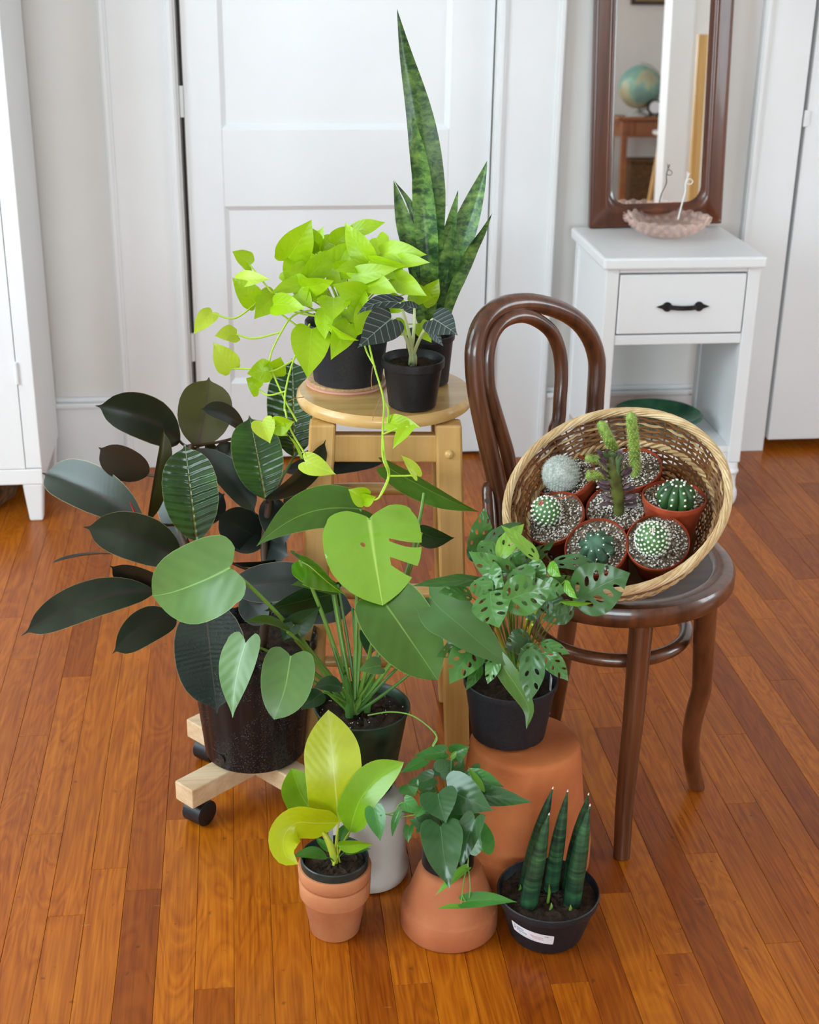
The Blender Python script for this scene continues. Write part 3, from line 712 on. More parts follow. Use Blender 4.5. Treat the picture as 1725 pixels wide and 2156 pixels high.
# ================================================================== BENTWOOD CHAIR
CC = np.array([0.615, 2.14, 0.0]); CZ = 0.49; CR = 0.203
ca = math.radians(55); cF = np.array([math.cos(ca), -math.sin(ca), 0]); cS = np.array([math.sin(ca), math.cos(ca), 0])
ch = thing('bentwood_chair', 'dark brown bentwood cafe chair with looped back holding the cactus basket', 'chair', tuple(CC))
def cp(f_, s_, z): return CC+cF*f_+cS*s_+np.array([0, 0, z])
b = MB(); b.lathe([(0.17, CZ-0.036), (CR-0.006, CZ-0.036), (CR, CZ-0.028), (CR, CZ-0.010), (CR-0.005, CZ-0.002), (CR-0.013, CZ), (0.168, CZ-0.0005), (0.164, CZ-0.004), (0.15, CZ-0.03)], CC, 80); b.build('seat_ring', MT['chair'], ch)
b = MB(); b.lathe([(0.0, CZ-0.022), (0.166, CZ-0.022), (0.166, CZ-0.005), (0.162, CZ-0.004), (0.13, CZ-0.007), (0.0, CZ-0.009)], CC, 72); b.build('seat_panel', MT['chairseat'], ch)
# back plane
rec = math.radians(6.5); bn = np.array([cF[0]*math.cos(rec), cF[1]*math.cos(rec), math.sin(rec)]); bp0 = cp(-0.185, 0, CZ)
def onback(x, y, dy=0.0):
    d = ray(x, y); t = ((bp0+bn*dy-CAM)@bn)/(d@bn); return CAM+t*d
S_ = 3.718
outer = [(345, 1720), (308, 1500), (262, 1300), (195, 1000), (158, 780), (145, 600), (150, 480), (190, 330), (270, 220), (390, 155), (560, 138), (720, 165), (870, 225), (980, 310), (1060, 430), (1100, 560), (1105, 680), (1095, 850), (1085, 1000)]
inner = [(470, 1640), (430, 1450), (400, 1300), (350, 1130), (295, 950), (255, 800), (245, 650), (250, 530), (280, 400), (350, 300), (450, 248), (560, 245), (660, 290), (750, 370), (800, 480), (822, 600), (825, 750), (815, 900), (805, 1050)]
po = [onback(960+x/S_, 600+y/S_) for x, y in outer]; pi_ = [onback(960+x/S_, 600+y/S_, 0.008) for x, y in inner]
far0 = cp(-0.186, 0.105, CZ-0.02); near0 = cp(-0.186, -0.092, CZ-0.02)
po = [cp(-0.235, -0.115, 0.0), cp(-0.222, -0.112, 0.12), cp(-0.20, -0.105, 0.30), near0]+po+[onback(1240, 960), far0, cp(-0.19, 0.115, 0.30), cp(-0.21, 0.122, 0.12), cp(-0.225, 0.128, 0.0)]
P_ = catmull(po, 130)
zz = P_[:, 2]; rad = np.where(zz > 0.5, 0.0165, 0.0175); rad = np.where(zz < 0.12, 0.0135+0.004*zz/0.12, rad)
b = MB(); b.tube(P_, rad, 16); b.build('back_hoop', MT['chair'], ch)
pi_ = [cp(-0.17, -0.055, CZ-0.005)]+pi_+[onback(1168, 930, 0.008), cp(-0.17, 0.07, CZ-0.005)]
b = MB(); b.tube(catmull(pi_, 90), 0.0125, 14); b.build('inner_hoop', MT['chair'], ch)
# bracket with two screws on the near post
bk = [PD(1028, 1020, 0), 0]
kb = proj(near0)[2]-0.02
b = MB(); cpts = catmull([PD(1027, 1015, kb-0.012), PD(1028, 1032, kb-0.02), PD(1031, 1075, kb-0.022), PD(1036, 1130, kb-0.02), PD(1050, 1165, kb-0.012)], 14)
b.tube(cpts, [0.004, 0.0085, 0.011, 0.0115, 0.0115, 0.0115, 0.0115, 0.0115, 0.0115, 0.0115, 0.011, 0.010, 0.008, 0.004], 12); brk = b.build('bracket', MT['chair'], ch)
for yy in (1054, 1088):
    c0 = PD(1027+(yy-1054)*0.09, yy, kb-0.031); v_ = nrm(CAM-c0); b = MB(); b.tube([c0-v_*0.004, c0+v_*0.002], 0.0052, 14); b.build('screw', MT['screw'], brk)
# front legs (sabre foot) with pixel-placed feet
def fleg(foot, top, kink):
    foot = np.array(foot); top = np.array(top); P = []
    for t in np.linspace(0, 1, 24):
        p = foot*(1-t)+top*t; o_ = kink*(-math.sin(min(1, t/0.55)*PI)*0.9)
        p = p+np.array([o_[0], o_[1], 0]); P.append(p)
    b = MB(); b.tube(P, np.linspace(0.0145, 0.0195, 24), 16); return b.build('leg', MT['chair'], ch)
out1 = nrm(np.array([0.62, 1.955, 0])-CC); out2 = nrm(np.array([0.81, 2.15, 0])-CC)
fleg(PZ(1309, 1803), PZ(1352, 1298, CZ-0.03), np.array([out1[0], out1[1], 0])*0.008)
fleg(PZ(1468, 1658), PZ(1487, 1262, CZ-0.03), np.array([out2[0], out2[1], 0])*0.018)
zr = zat(CC+np.array([-0.02, -0.11, 0]), 1378)
rr_ = 0.132
b = MB(); b.tube([CC+np.array([rr_*math.cos(t), rr_*math.sin(t), zr]) for t in np.linspace(0, 2*PI, 64, endpoint=False)], 0.0118, 12, closed=True); b.build('leg_ring', MT['chair'], ch)

# ================================================================== POT HELPERS
def potgeo(c, rb, rt, h, lip=0.012, lipw=0.003, wall=0.003, soil=0.02, foot=0.004):
    c = np.array(c)
    return [(0, 0.001), (rb*0.9, 0.001), (rb, foot), (rb+(rt-lipw-rb)*0.98, h-lip), (rt-0.0005, h-lip+0.0015), (rt, h-lip*0.5), (rt, h-0.0015), (rt-0.0015, h), (rt-wall, h-0.001), (rt-wall-lipw, h-lip), (rt-wall-lipw-(rt-rb)*soil/h, h-soil-0.006), (0, h-soil-0.008)]
def pot(parent, c, rb, rt, h, mat, name='pot', rib=None, seg=64, **k):
    b = MB(); b.lathe(potgeo(c, rb, rt, h, **k), c, seg, rib); return b.build(name, mat, parent)
def soil(parent, c, r, z, mat=None, rough=0.004, grains=0, gmat=None, T=None, gs=0.0014):
    b = MB(); nr, ns_ = 9, 36
    V = [(c[0], c[1], z+0.002)]
    for i in range(1, nr+1):
        for j in range(ns_):
            a = 2*PI*j/ns_; rr = r*i/nr; V.append((c[0]+rr*math.cos(a), c[1]+rr*math.sin(a), z+random.uniform(-1, 1)*rough*(0.3 if i == nr else 1)))
    F = [(0, 1+j, 1+(j+1) % ns_) for j in range(ns_)]
    for i in range(nr-1):
        for j in range(ns_): F.append((1+i*ns_+j, 1+(i+1)*ns_+j, 1+(i+1)*ns_+(j+1) % ns_, 1+i*ns_+(j+1) % ns_))
    if T: V = [T(v) for v in V]
    o = mobj('soil', V, F, mat or MT['soil'], parent)
    for gm, n in (gmat or ()):
        b = MB()
        for _ in range(n):
            a = random.random()*2*PI; rr = r*0.97*math.sqrt(random.random()); s_ = gs*random.uniform(0.5, 1.5)
            P = np.array([c[0]+rr*math.cos(a), c[1]+rr*math.sin(a), z+rough*0.5+s_*0.3])
            V = [P+s_*np.array(q)*random.uniform(0.7, 1.3) for q in ((1, 0, 0), (0, 1, 0), (-1, 0, 0), (0, -1, 0), (0, 0, 1), (0, 0, -1))]
            if T: V = [T(v) for v in V]
            b.add(V, [(0,1,4),(1,2,4),(2,3,4),(3,0,4),(1,0,5),(2,1,5),(3,2,5),(0,3,5)])
        g = b.build('grit', gm, parent, smooth=False); g['kind'] = 'stuff'
    return o

# ---- terracotta and ceramic things standing on the floor
def inv_pot(name, label, c, rtop, rband, rrim, h, hband, mat, hole=True):
    t = thing(name, label, 'pot', tuple(c))
    prof = [(rrim-0.008, 0.0), (rrim-0.003, 0.001), (rrim, 0.006), (rrim, hband-0.006), (rrim-0.0015, hband-0.001), (rband+0.002, hband+0.001), (rband, hband+0.004), (rtop+0.004, h-0.010), (rtop, h-0.003), (rtop-0.006, h), (rtop-0.02, h-0.0015), (0.013, h-0.002), (0.012, h-0.02), (rtop-0.02, h-0.02), (rband-0.012, hband), (rrim-0.014, 0.0)]
    b = MB(); b.lathe(prof, c, 88); b.build('pot_wall', mat, t); return t
bt = PZ(1093, 1803); BTH = zat(bt, 1555); kbt = proj([bt[0], bt[1], BTH])[2]
inv_pot('large_clay_pot', 'large bright terracotta pot turned upside down under the swiss cheese vine', bt, 112*kbt/FPX, 0.1105, 0.120, BTH, 0.055, MT['terra'])
mc, _ = stand(943, 2009, 0, 102); MTH = zat(mc, 1820)
inv_pot('upturned_clay_pot', 'upside-down rosy terracotta pot in front, under the trailing heartleaf plant', mc, 0.0485, 0.071, 0.0778, MTH, 0.043, MT['terra3'])
sc_, srad = stand(775, 1888, 0, 86); STH = zat(sc_, 1672)
stp = thing('ceramic_pot', 'pale grey ceramic cylinder pot upside down beneath the split-leaf plant', 'pot', tuple(sc_))
b = MB(); b.lathe([(0.0, 0.001), (srad-0.012, 0.001), (srad-0.004, 0.004), (srad, 0.012), (srad, 0.022), (srad-0.004, 0.03), (srad-0.0055, 0.05), (srad-0.006, STH-0.02), (srad-0.009, STH-0.008), (srad-0.016, STH-0.001), (srad-0.022, STH), (0.0, STH)], sc_, 72); b.build('pot_wall', MT['ceramic'], stp)
# two nested clay pots
oc_, orb = stand(706, 1987, 0, 52); OTOP = zat(oc_, 1816)
h2 = OTOP-0.026
def clay(name, label, c, rb, rt, h, z0, band):
    t = thing(name, label, 'pot', (c[0], c[1], z0)); w_ = 0.006
    prof = [(0.01, 0.0), (rb-0.003, 0.0), (rb, 0.003), (rt-0.007, h-band-0.002), (rt-0.003, h-band+0.002), (rt-0.001, h-band+0.006), (rt, h-0.004), (rt-0.002, h-0.0005), (rt-w_, h), (rt-w_-0.002, h-0.004), (rt-w_-0.006, h-band), (rb-w_, 0.008), (0.01, 0.007)]
    b = MB(); b.lathe(prof, (c[0], c[1], z0), 72); b.build('pot_wall', MT['terra2'], t); return t
clay('clay_pot', 'small terracotta pot on the floor, the lower of the two nested ones', oc_, orb, 0.0565, h2, 0.0, 0.034)
clay('clay_pot', 'small terracotta pot nested inside another, holding the lime philodendron', oc_, orb-0.0115, 0.0575, OTOP-0.013, 0.013, 0.026)
# cork trivet in a pink dish on the stool
tc = PZ(729, 808, SZ); tr_ = 0.072
tv = thing('cork_trivet', 'round cork trivet with a pink rim under the lime pothos pot', 'trivet', tuple(tc))
b = MB(); b.lathe([(0, 0.0), (tr_-0.003, 0.0), (tr_, 0.003), (tr_, 0.006), (tr_-0.002, 0.007), (0, 0.007)], tc, 56); b.build('rim', MT['pinkdish'], tv)
b = MB(); b.lathe([(0, 0.007), (tr_-0.003, 0.007), (tr_-0.003, 0.0115), (tr_-0.005, 0.0125), (0, 0.0125)], tc, 56); b.build('cork_pad', MT['cork'], tv)

# ---- plant dolly
dz = 0.085
rc, rrb = stand(540, 1631, dz, 104)
dl_ = thing('plant_dolly', 'raw wood cross-shaped plant dolly on black casters under the rubber plant', 'dolly', (rc[0], rc[1], 0))
fl = (PZ(370, 1642, dz)+PZ(402, 1668, dz))/2
d1_ = nrm((rc-fl)*np.array([1, 1, 0])); d2_ = np.array([-d1_[1], d1_[0], 0]); Lb = np.linalg.norm((rc-fl)[:2])
def beam(dv, ln, z1, name='crossbar', half=False):
    pv = np.array([-dv[1], dv[0], 0]); hw = 0.0235
    segs = ((-ln, ln),) if not half else ((-ln, -hw), (hw, ln))
    for a, b_ in segs:
        B = MB(); B.box(a, b_, -hw, hw, dz-0.038, z1, T=lambda p: np.array([rc[0], rc[1], 0])+dv*p[0]+pv*p[1]+np.array([0, 0, p[2]]))
        B.build(name, MT['dolly'], dl_, smooth=False, bevel=0.0025)
beam(d1_, Lb, dz); beam(d2_, Lb, dz, half=True)
for dv in (d1_, -d1_, d2_, -d2_):
    cc = np.array([rc[0], rc[1], 0])+dv*(Lb-0.028); ax = nrm(np.array([0.75, -0.65, 0]))
    cc = cc+np.array([0.004, -0.004, 0])
    b = MB(); b.tube([cc-ax*0.021+np.array([0, 0, 0.0237]), cc-ax*0.019+np.array([0, 0, 0.0237]), cc+ax*0.019+np.array([0, 0, 0.0237]), cc+ax*0.021+np.array([0, 0, 0.0237])], [0.02, 0.0235, 0.0235, 0.02], 24); wh = b.build('caster', MT['blackplastic'], dl_, smooth=True)
    b = MB(); b.tube([cc+np.array([0, 0, 0.02]), cc+np.array([0, 0, 0.0468])], 0.012, 12); b.build('swivel', MT['iron'], wh)

# ================================================================== WICKER BASKET ON THE CHAIR
bt_, ba_ = math.radians(34), math.radians(-36)
BN = np.array([math.sin(bt_)*math.sin(ba_), -math.sin(bt_)*math.cos(ba_), math.cos(bt_)])
BU = nrm(np.cross(np.array([0, 1.0, 0]), BN)); BV = np.cross(BN, BU)
BRIM = np.array([0.5685, 2.0, 0.655]); BR = 0.1725; BH = 0.118; BB = 0.112
BO = BRIM-BN*BH                                       # centre of the basket floor
def bl(x, y, z): return BO+BU*x+BV*y+BN*z
def br_(h): t = h/BH; return BB+(BR-BB)*(t**0.8)
def wickermat(name, stops, sc=90):
    m = NT(name); r = m.rand(); oc = m.coord()
    f_ = m.noise(oc, sc, 4, 0.6); g = m.math('FRACT', m.math('ADD', m.math('MULTIPLY', f_, 0.75), m.math('MULTIPLY', r, 0.35)))
    m.set(col=m.ramp(g, stops), rough=0.5, normal=m.bump(f_, 0.2, 0.002)); return m.m
MT['wickdark'] = wickermat('brown_willow', [(0.15, srgb('#3d2413')), (0.45, srgb('#6e4524')), (0.75, srgb('#8f6335')), (1.0, srgb('#5d3a1e'))], 14)
MT['wicklight'] = wickermat('buff_willow', [(0.12, srgb('#94754a')), (0.45, srgb('#c4a271')), (0.8, srgb('#e0c79c'))], 60)
bk_ = thing('wicker_basket', 'round two-tone wicker basket tilted on the chair, full of cactus pots', 'basket', tuple(BO))
NST = 44
for k in range(NST):
    a = 2*PI*k/NST; b = MB()
    P = [bl(br_(h)*math.cos(a), br_(h)*math.sin(a), h) for h in np.linspace(0.0, BH, 8)]
    b.tube(P, 0.0017, 5); b.build('stake', MT['wickdark'], bk_)
rows_ = [0.004+0.0045*i for i in range(24)]
for i, h in enumerate(rows_):
    if 0.062 < h < 0.070: continue
    b = MB(); n = NST*5; P = []
    for j in range(n):
        a = 2*PI*j/n; rr = br_(h)+0.0021*math.cos(NST/2*a*1.0+PI*(i % 2)); P.append(bl(rr*math.cos(a), rr*math.sin(a), h+0.0006*math.sin(5*a+i)))
    b.tube(P, 0.00215, 5, closed=True); b.build('weaver', MT['wickdark'] if i % 8 != 5 else MT['wicklight'], bk_)
def twist(h, rmin, rad, strands, turns, mat, nm, dr=0.0):
    for s_ in range(strands):
        b = MB(); n = 360; P = []
        for j in range(n):
            a = 2*PI*j/n; ph = turns*a+2*PI*s_/strands
            rr = br_(h)+dr+rmin*math.cos(ph); P.append(bl(rr*math.cos(a), rr*math.sin(a), h+rmin*1.15*math.sin(ph)))
        b.tube(P, rad, 6, closed=True); b.build(nm, mat, bk_)
twist(0.066, 0.0034, 0.0030, 3, 22, MT['wicklight'], 'band_strand')
twist(BH, 0.0046, 0.0026, 8, 7, MT['wicklight'], 'rim_strand', 0.001)
b = MB()
b.lathe([(0.0, -0.004), (BB, -0.004), (BB+0.002, 0.0), (BB, 0.003), (0.0, 0.003)], (0, 0, 0), 60, T=lambda p: bl(*p), rib=lambda r, z, a: r); b.build('basket_floor', MT['wickdark'], bk_)

# ---- cactus pots in the basket
def planehit(x, y, O, N):
    d = ray(x, y); t = ((O-CAM)@N)/(d@N); return CAM+t*d
class CPot:
    def __init__(s, label, px, py, rpx, N=None, h=0.082, lift=0.004, shade='redpot', gl=380, gb=130, cat='cactus', dark=False):
        s.N = nrm(BN if N is None else N); s.U = nrm(np.cross(np.array([0, 1.0, 0]), s.N)); s.V = np.cross(s.N, s.U)
        Orim = BO+BN*(h+lift); s.C = planehit(px, py, Orim, BN); k = proj(s.C)[2]
        if N is None:
            s.N = nrm(BN+1.7*(s.C-Orim)); s.U = nrm(np.cross(np.array([0, 1.0, 0]), s.N)); s.V = np.cross(s.N, s.U)
        s.R = rpx*k/FPX; s.k = k; s.h = h
        s.O = s.C-s.N*h
        s.t = thing('potted_'+cat, label, cat, tuple(s.O), 'cactus pots in the wicker basket')
        b = MB(); r = s.R; b.lathe(potgeo((0, 0, 0), r*0.68, r, h, lip=0.012, lipw=0.0018, wall=0.0016, soil=0.008), (0, 0, 0), 56, T=s.T); b.build('pot', MT[shade], s.t)
        soil(s.t, (0, 0), r*0.955, h-0.006, MT['gritsoil'], 0.0015, T=s.T, gmat=((MT['perlite'], gl), (MT['gritbrown'], gb)), gs=0.0014)
    def T(s, p): return s.O+s.U*p[0]+s.V*p[1]+s.N*p[2]
    def at(s, x, y, up=0.0):
        P = planehit(x, y, s.C-s.N*0.006+s.N*up, s.N); q = P-s.O; return np.array([q@s.U, q@s.V, q@s.N])
def ball(cp_, c, r, hz, mat, rib=0, ribd=0.0, name='body', flat_top=0.0, lumps=None, seg=48):
    V = []; F = []; nu, nv = 20, seg
    for i in range(nu+1):
        t = PI*0.94*i/nu
        for j in range(nv):
            a = 2*PI*j/nv; k = 1.0
            if rib: k = 1-ribd*(1-abs(math.cos(a*rib/2)))**1.5*min(1, math.sin(t)*1.6+0.05)
            if lumps: k *= 1+lumps(t, a)
            zt = math.cos(t)*hz
            if flat_top: zt -= flat_top*hz*math.exp(-(t/0.28)**2)
            V.append(cp_.T((c[0]+r*k*math.sin(t)*math.cos(a), c[1]+r*k*math.sin(t)*math.sin(a), c[2]+zt)))
    for i in range(nu):
        for j in range(nv): F.append((i*nv+j, (i+1)*nv+j, (i+1)*nv+(j+1) % nv, i*nv+(j+1) % nv))
    return mobj(name, V, F, mat, cp_.t)
def sph(c, r, hz, t, a): return np.array([c[0]+r*math.sin(t)*math.cos(a), c[1]+r*math.sin(t)*math.sin(a), c[2]+hz*math.cos(t)])
def bumps(cp_, pts, s_, mat, name, hz=0.6, kind='stuff'):
    b = MB()
    for P in pts:
        V = []; F = []
        for i in range(4):
            for j in range(6):
                t = PI*i/3; V.append(cp_.T(P+s_*np.array([math.sin(t)*math.cos(j*PI/3), math.sin(t)*math.sin(j*PI/3), math.cos(t)*hz])))
        for i in range(3):
            for j in range(6): F.append((i*6+j, (i+1)*6+j, (i+1)*6+(j+1) % 6, i*6+(j+1) % 6))
        b.add(V, F)
    o = b.build(name, mat, cp_.t); o['kind'] = kind; return o
def spines(cp_, roots, ln, mat, n=6, spread=0.9, rad=0.00022):
    b = MB()
    for P, N in roots:
        N = nrm(N)
        for _ in range(n):
            d = nrm(N+spread*rng.normal(size=3)*0.6); e = P+d*ln*random.uniform(0.6, 1.1)
            u = nrm(np.cross(d, [0.3, 0.5, 0.8])); w_ = np.cross(d, u)
            b.add([cp_.T(P+rad*(math.cos(q)*u+math.sin(q)*w_)) for q in (0, 2.09, 4.19)]+[cp_.T(e)], [(0, 1, 3), (1, 2, 3), (2, 0, 3)])
    o = b.build('spines', mat, cp_.t, smooth=False); o['kind'] = 'stuff'; return o
def fib(n, tmax):
    out = []
    for i in range(n):
        z = 1-(1-math.cos(tmax))*(i+0.5)/n; out.append((math.acos(z), 2.39996*i))
    return out
MT['cgreen'] = speckled('cactus_green', '#2f5a2c', '#5d8f4c', 60, 0.5, 0.1)
MT['cblue'] = speckled('cactus_bluegreen', '#2f5540', '#507a5c', 50, 0.5, 0.05)
MT['cdark'] = speckled('cactus_dark_green', '#1c3a1c', '#35602c', 40, 0.45, 0.05)
MT['cgrey'] = speckled('cactus_grey_fuzz', '#8f9a92', '#c9cdc6', 110, 0.95, 0.5, 6)
MT['greywool'] = plain('grey_wool', '#c3c6bd', 0.95); MT['wool'] = plain('white_wool', '#eceae0', 0.95); MT['spine'] = plain('pale_spines', '#d9cfc0', 0.7); MT['redwool'] = plain('red_wool', '#a65648', 0.9)
MT['cyellow'] = speckled('cactus_yellow_green', '#4f7a2c', '#9cba4e', 120, 0.6, 0.2); MT['goldsp'] = plain('gold_spines', '#d8cf8c', 0.7)
MT['purple'] = speckled('purple_succulent', '#3f2d33', '#7d636a', 40, 0.4, 0.05); MT['olive'] = speckled('olive_stem', '#3d3a1e', '#6f7a34', 45, 0.55, 0.3)
MT['sucgreen'] = speckled('succulent_green', '#3d5a34', '#6f8a5c', 30, 0.4, 0.05)

# A: white woolly ball
p_ = CPot('woolly white ball cactus at the upper left of the basket', 1191, 1002, 63, h=0.070)
c = p_.at(1184, 1003, 0.016); r = 39*p_.k/FPX; c[2] = p_.h-0.006+r*0.72
ball(p_, c, r, r, MT['cgrey'])
F_ = fib(300, 2.2); bumps(p_, [sph(c, r, r, t, a) for t, a in F_], 0.0013, MT['greywool'], 'wool_tufts')
spines(p_, [(sph(c, r, r, t, a), sph((0, 0, 0), 1, 1, t, a)) for t, a in F_], 0.0042, MT['greywool'], 8, 1.4, 0.0002)
# B: green with white dots and a red crown
def dotted(label, px, py, rpx, bx, by, br2, n, crown, hh=0.08):
    p_ = CPot(label, px, py, rpx, h=hh); c = p_.at(bx, by, 0.02); r = br2*p_.k/FPX; c[2] = p_.h-0.006+r*0.78
    ball(p_, c, r, r*1.02, MT['cgreen'])
    F_ = fib(n, 2.1); bumps(p_, [sph(c, r*1.01, r*1.03, t, a) for t, a in F_[2:]], 0.0024, MT['wool'], 'areoles', 0.7)
    bumps(p_, [sph(c, r, r*1.03, t, a) for t, a in fib(9, 0.2)], 0.0018, MT[crown], 'crown_wool')
    spines(p_, [(sph(c, r, r*1.02, t, a), sph((0, 0, 0), 1, 1, t, a)) for t, a in F_], 0.006, MT['spine'], 5, 1.2)
dotted('small green ball cactus with white dots and reddish crown, at the left of the basket', 1165, 1088, 67, 1150, 1075, 31, 95, 'redwool', 0.078)
dotted('ball cactus densely dotted white, at the lower right of the basket', 1385, 1140, 67, 1374, 1135, 36, 130, 'spine', 0.090)
# F: chin cactus
p_ = CPot('smooth lumpy blue-green cactus at the bottom centre of the basket', 1255, 1150, 68, h=0.092)
c = p_.at(1257, 1152, 0.012); r = 38*p_.k/FPX; c[2] = p_.h-0.006+r*0.35
lump = lambda t, a: 0.05*math.cos(9*t+0.5)*abs(math.cos(4*a))
ball(p_, c, r, r*0.7, MT['cblue'], rib=8, ribd=0.22, flat_top=0.12, lumps=lump, seg=64)
A_ = [(t, 2*PI*j/8+(0.4 if t > 0.8 else 0.0)) for t in (0.55, 1.1) for j in range(8)]
bumps(p_, [sph(c, r*1.0, r*0.72, t, a) for t, a in A_], 0.0016, MT['wool'], 'areoles')
spines(p_, [(sph(c, r, r*0.7, t, a), sph((0, 0, 0), 1, 1, t, a)) for t, a in A_ if t > 0.8], 0.011, MT['spine'], 6, 1.0)
# E: domino cactus, pot stands more upright
p_ = CPot('ribbed dark green domino cactus with white tufts at the right of the basket', 1420, 1043, 67, N=nrm(BN+np.array([0.30, 0.28, 0.45])), gl=220, gb=360, h=0.084)
c = p_.at(1424, 1050, 0.012); r = 41*p_.k/FPX; c[2] = p_.h-0.006+r*0.5
ball(p_, c, r, r*0.85, MT['cdark'], rib=9, ribd=0.26, flat_top=0.10, seg=72)
A_ = [(t, 2*PI*j/9) for t in (0.35, 0.8, 1.2, 1.55) for j in range(9)]
bumps(p_, [sph(c, r*1.0, r*0.86, t, a) for t, a in A_], 0.0022, MT['wool'], 'areoles', 0.9)
# D: columnar, several arms
p_ = CPot('golden-spined columnar cactus with several arms at the top of the basket', 1331, 984, 63, h=0.070)
def arm(pts, rpx):
    P = [p_.at(x, y, up) for x, y, up in pts]; C_ = catmull([p_.T(q) for q in P], 26); r = rpx*p_.k/FPX
    rad = np.array([r*(0.85+0.15*min(1, 4*t)) * (math.sqrt(max(0.02, 1-((t-0.9)/0.1)**2)) if t > 0.9 else 1) for t in np.linspace(0, 1, 26)])
    v, f_ = tube_geo(C_, rad, 20)
    o = mobj('arm', v, f_, MT['cyellow'], p_.t)
    b = MB(); bs = MB()
    for i in range(1, 25):
        tn = nrm(C_[i+1]-C_[i-1]); u = nrm(np.cross(tn, [0.2, 0.9, 0.3])); w_ = np.cross(tn, u)
        for j in range(11):
            a = 2*PI*j/11+0.28*(i % 2); d = math.cos(a)*u+math.sin(a)*w_; P0 = C_[i]+d*rad[i]
            s_ = 0.0009; b.add([P0+s_*u, P0+s_*w_, P0-s_*u, P0-s_*w_, P0+d*s_*1.2], [(0, 1, 4), (1, 2, 4), (2, 3, 4), (3, 0, 4)])
            for _ in range(4):
                e = P0+nrm(d+0.7*rng.normal(size=3))*0.0055; q = nrm(np.cross(d, tn))*0.00018
                bs.add([P0-q, P0+q, e], [(0, 1, 2)])
    q = b.build('areoles', MT['goldsp'], o, smooth=False); q['kind'] = 'stuff'
    q = bs.build('spines', MT['goldsp'], o, smooth=False); q['kind'] = 'stuff'
arm([(1338, 1000, 0), (1337, 965, 0.035), (1334, 920, 0.085), (1328, 868, 0.135)], 11)
arm([(1306, 1000, 0), (1298, 965, 0.035), (1284, 928, 0.075), (1263, 886, 0.11)], 11)
arm([(1292, 1000, 0), (1270, 972, 0.03), (1232, 964, 0.045)], 8)
arm([(1290, 1010, 0), (1265, 1002, 0.02), (1234, 1001, 0.03)], 9.5)
# C: crested purple succulent
p_ = CPot('purple crested succulent with olive stem in the middle of the basket', 1297, 1068, 65, gl=700, gb=120, h=0.066, cat='succulent')
stem_ = [p_.T(p_.at(1304, 1082, -0.002)), p_.T(p_.at(1302, 1052, 0.028)), p_.T(p_.at(1296, 1005, 0.07)), p_.T(p_.at(1287, 958, 0.11))]
C_ = catmull(stem_, 18); b = MB(); b.tube(C_, np.interp(np.linspace(0, 1, 18), [0, 0.15, 0.5, 0.9, 1], [0.0085, 0.0088, 0.0100, 0.0095, 0.005]), 18); b.build('stem', MT['olive'], p_.t)
st2 = catmull([C_[9], p_.T(p_.at(1300, 990, 0.085)), p_.T(p_.at(1306, 952, 0.115))], 10); b = MB(); b.tube(st2, np.interp(np.linspace(0, 1, 10), [0, 0.9, 1], [0.005, 0.006, 0.003]), 12); b.build('stem', MT['sucgreen'], p_.t)
def fatleaf(P, d, ln, wd, mat, nrm_):
    d = nrm(d); s_ = nrm(np.cross(d, nrm_)); n_ = np.cross(s_, d); V = []; F = []
    for i in range(8):
        t = i/7; ww = wd*math.sin(PI*min(1, t*0.92+0.05))**0.7*(0.45+0.55*t) if i < 7 else 0.0002
        for j in range(8):
            a = 2*PI*j/8; V.append(P+d*ln*t+n_*ln*0.18*t*t+s_*ww*math.cos(a)+n_*ww*0.28*math.sin(a))
    for i in range(7):
        for j in range(8): F.append((i*8+j, i*8+(j+1) % 8, (i+1)*8+(j+1) % 8, (i+1)*8+j))
    F.append(tuple(range(7, -1, -1))); mobj('leaf', V, F, mat, p_.t)
rgt = _rt
for i in range(17):
    t = 0.28+0.7*i/16; P = C_[int(t*17)]
    for sg in (-1, 1):
        up = p_.N; d = sg*rgt*(1.0-0.35*t)+up*(-0.25+1.15*t**2+random.uniform(-0.3, 0.3))+nrm(CAM-P)*random.uniform(-0.7, 0.9)
        fatleaf(P+sg*rgt*0.006, d, random.uniform(0.020, 0.028), 0.0062, MT['purple'], up)
    if i % 3 == 0: fatleaf(P-nrm(CAM-P)*0.006, up*0.8-nrm(CAM-P)*0.8+rgt*random.uniform(-0.6, 0.6), 0.024, 0.006, MT['purple'], rgt)
for dx, dy, mm_ in ((-0.5, 1, 'sucgreen'), (0.35, 1, 'sucgreen'), (-0.15, 1, 'purple'), (0.75, 0.8, 'purple'), (-0.95, 0.7, 'purple'), (0.1, 1.2, 'sucgreen')):
    fatleaf(C_[-2], rgt*dx+p_.N*dy+nrm(CAM-C_[-1])*random.uniform(-0.3, 0.3), 0.026, 0.0068, MT[mm_], nrm(CAM-C_[-1]))

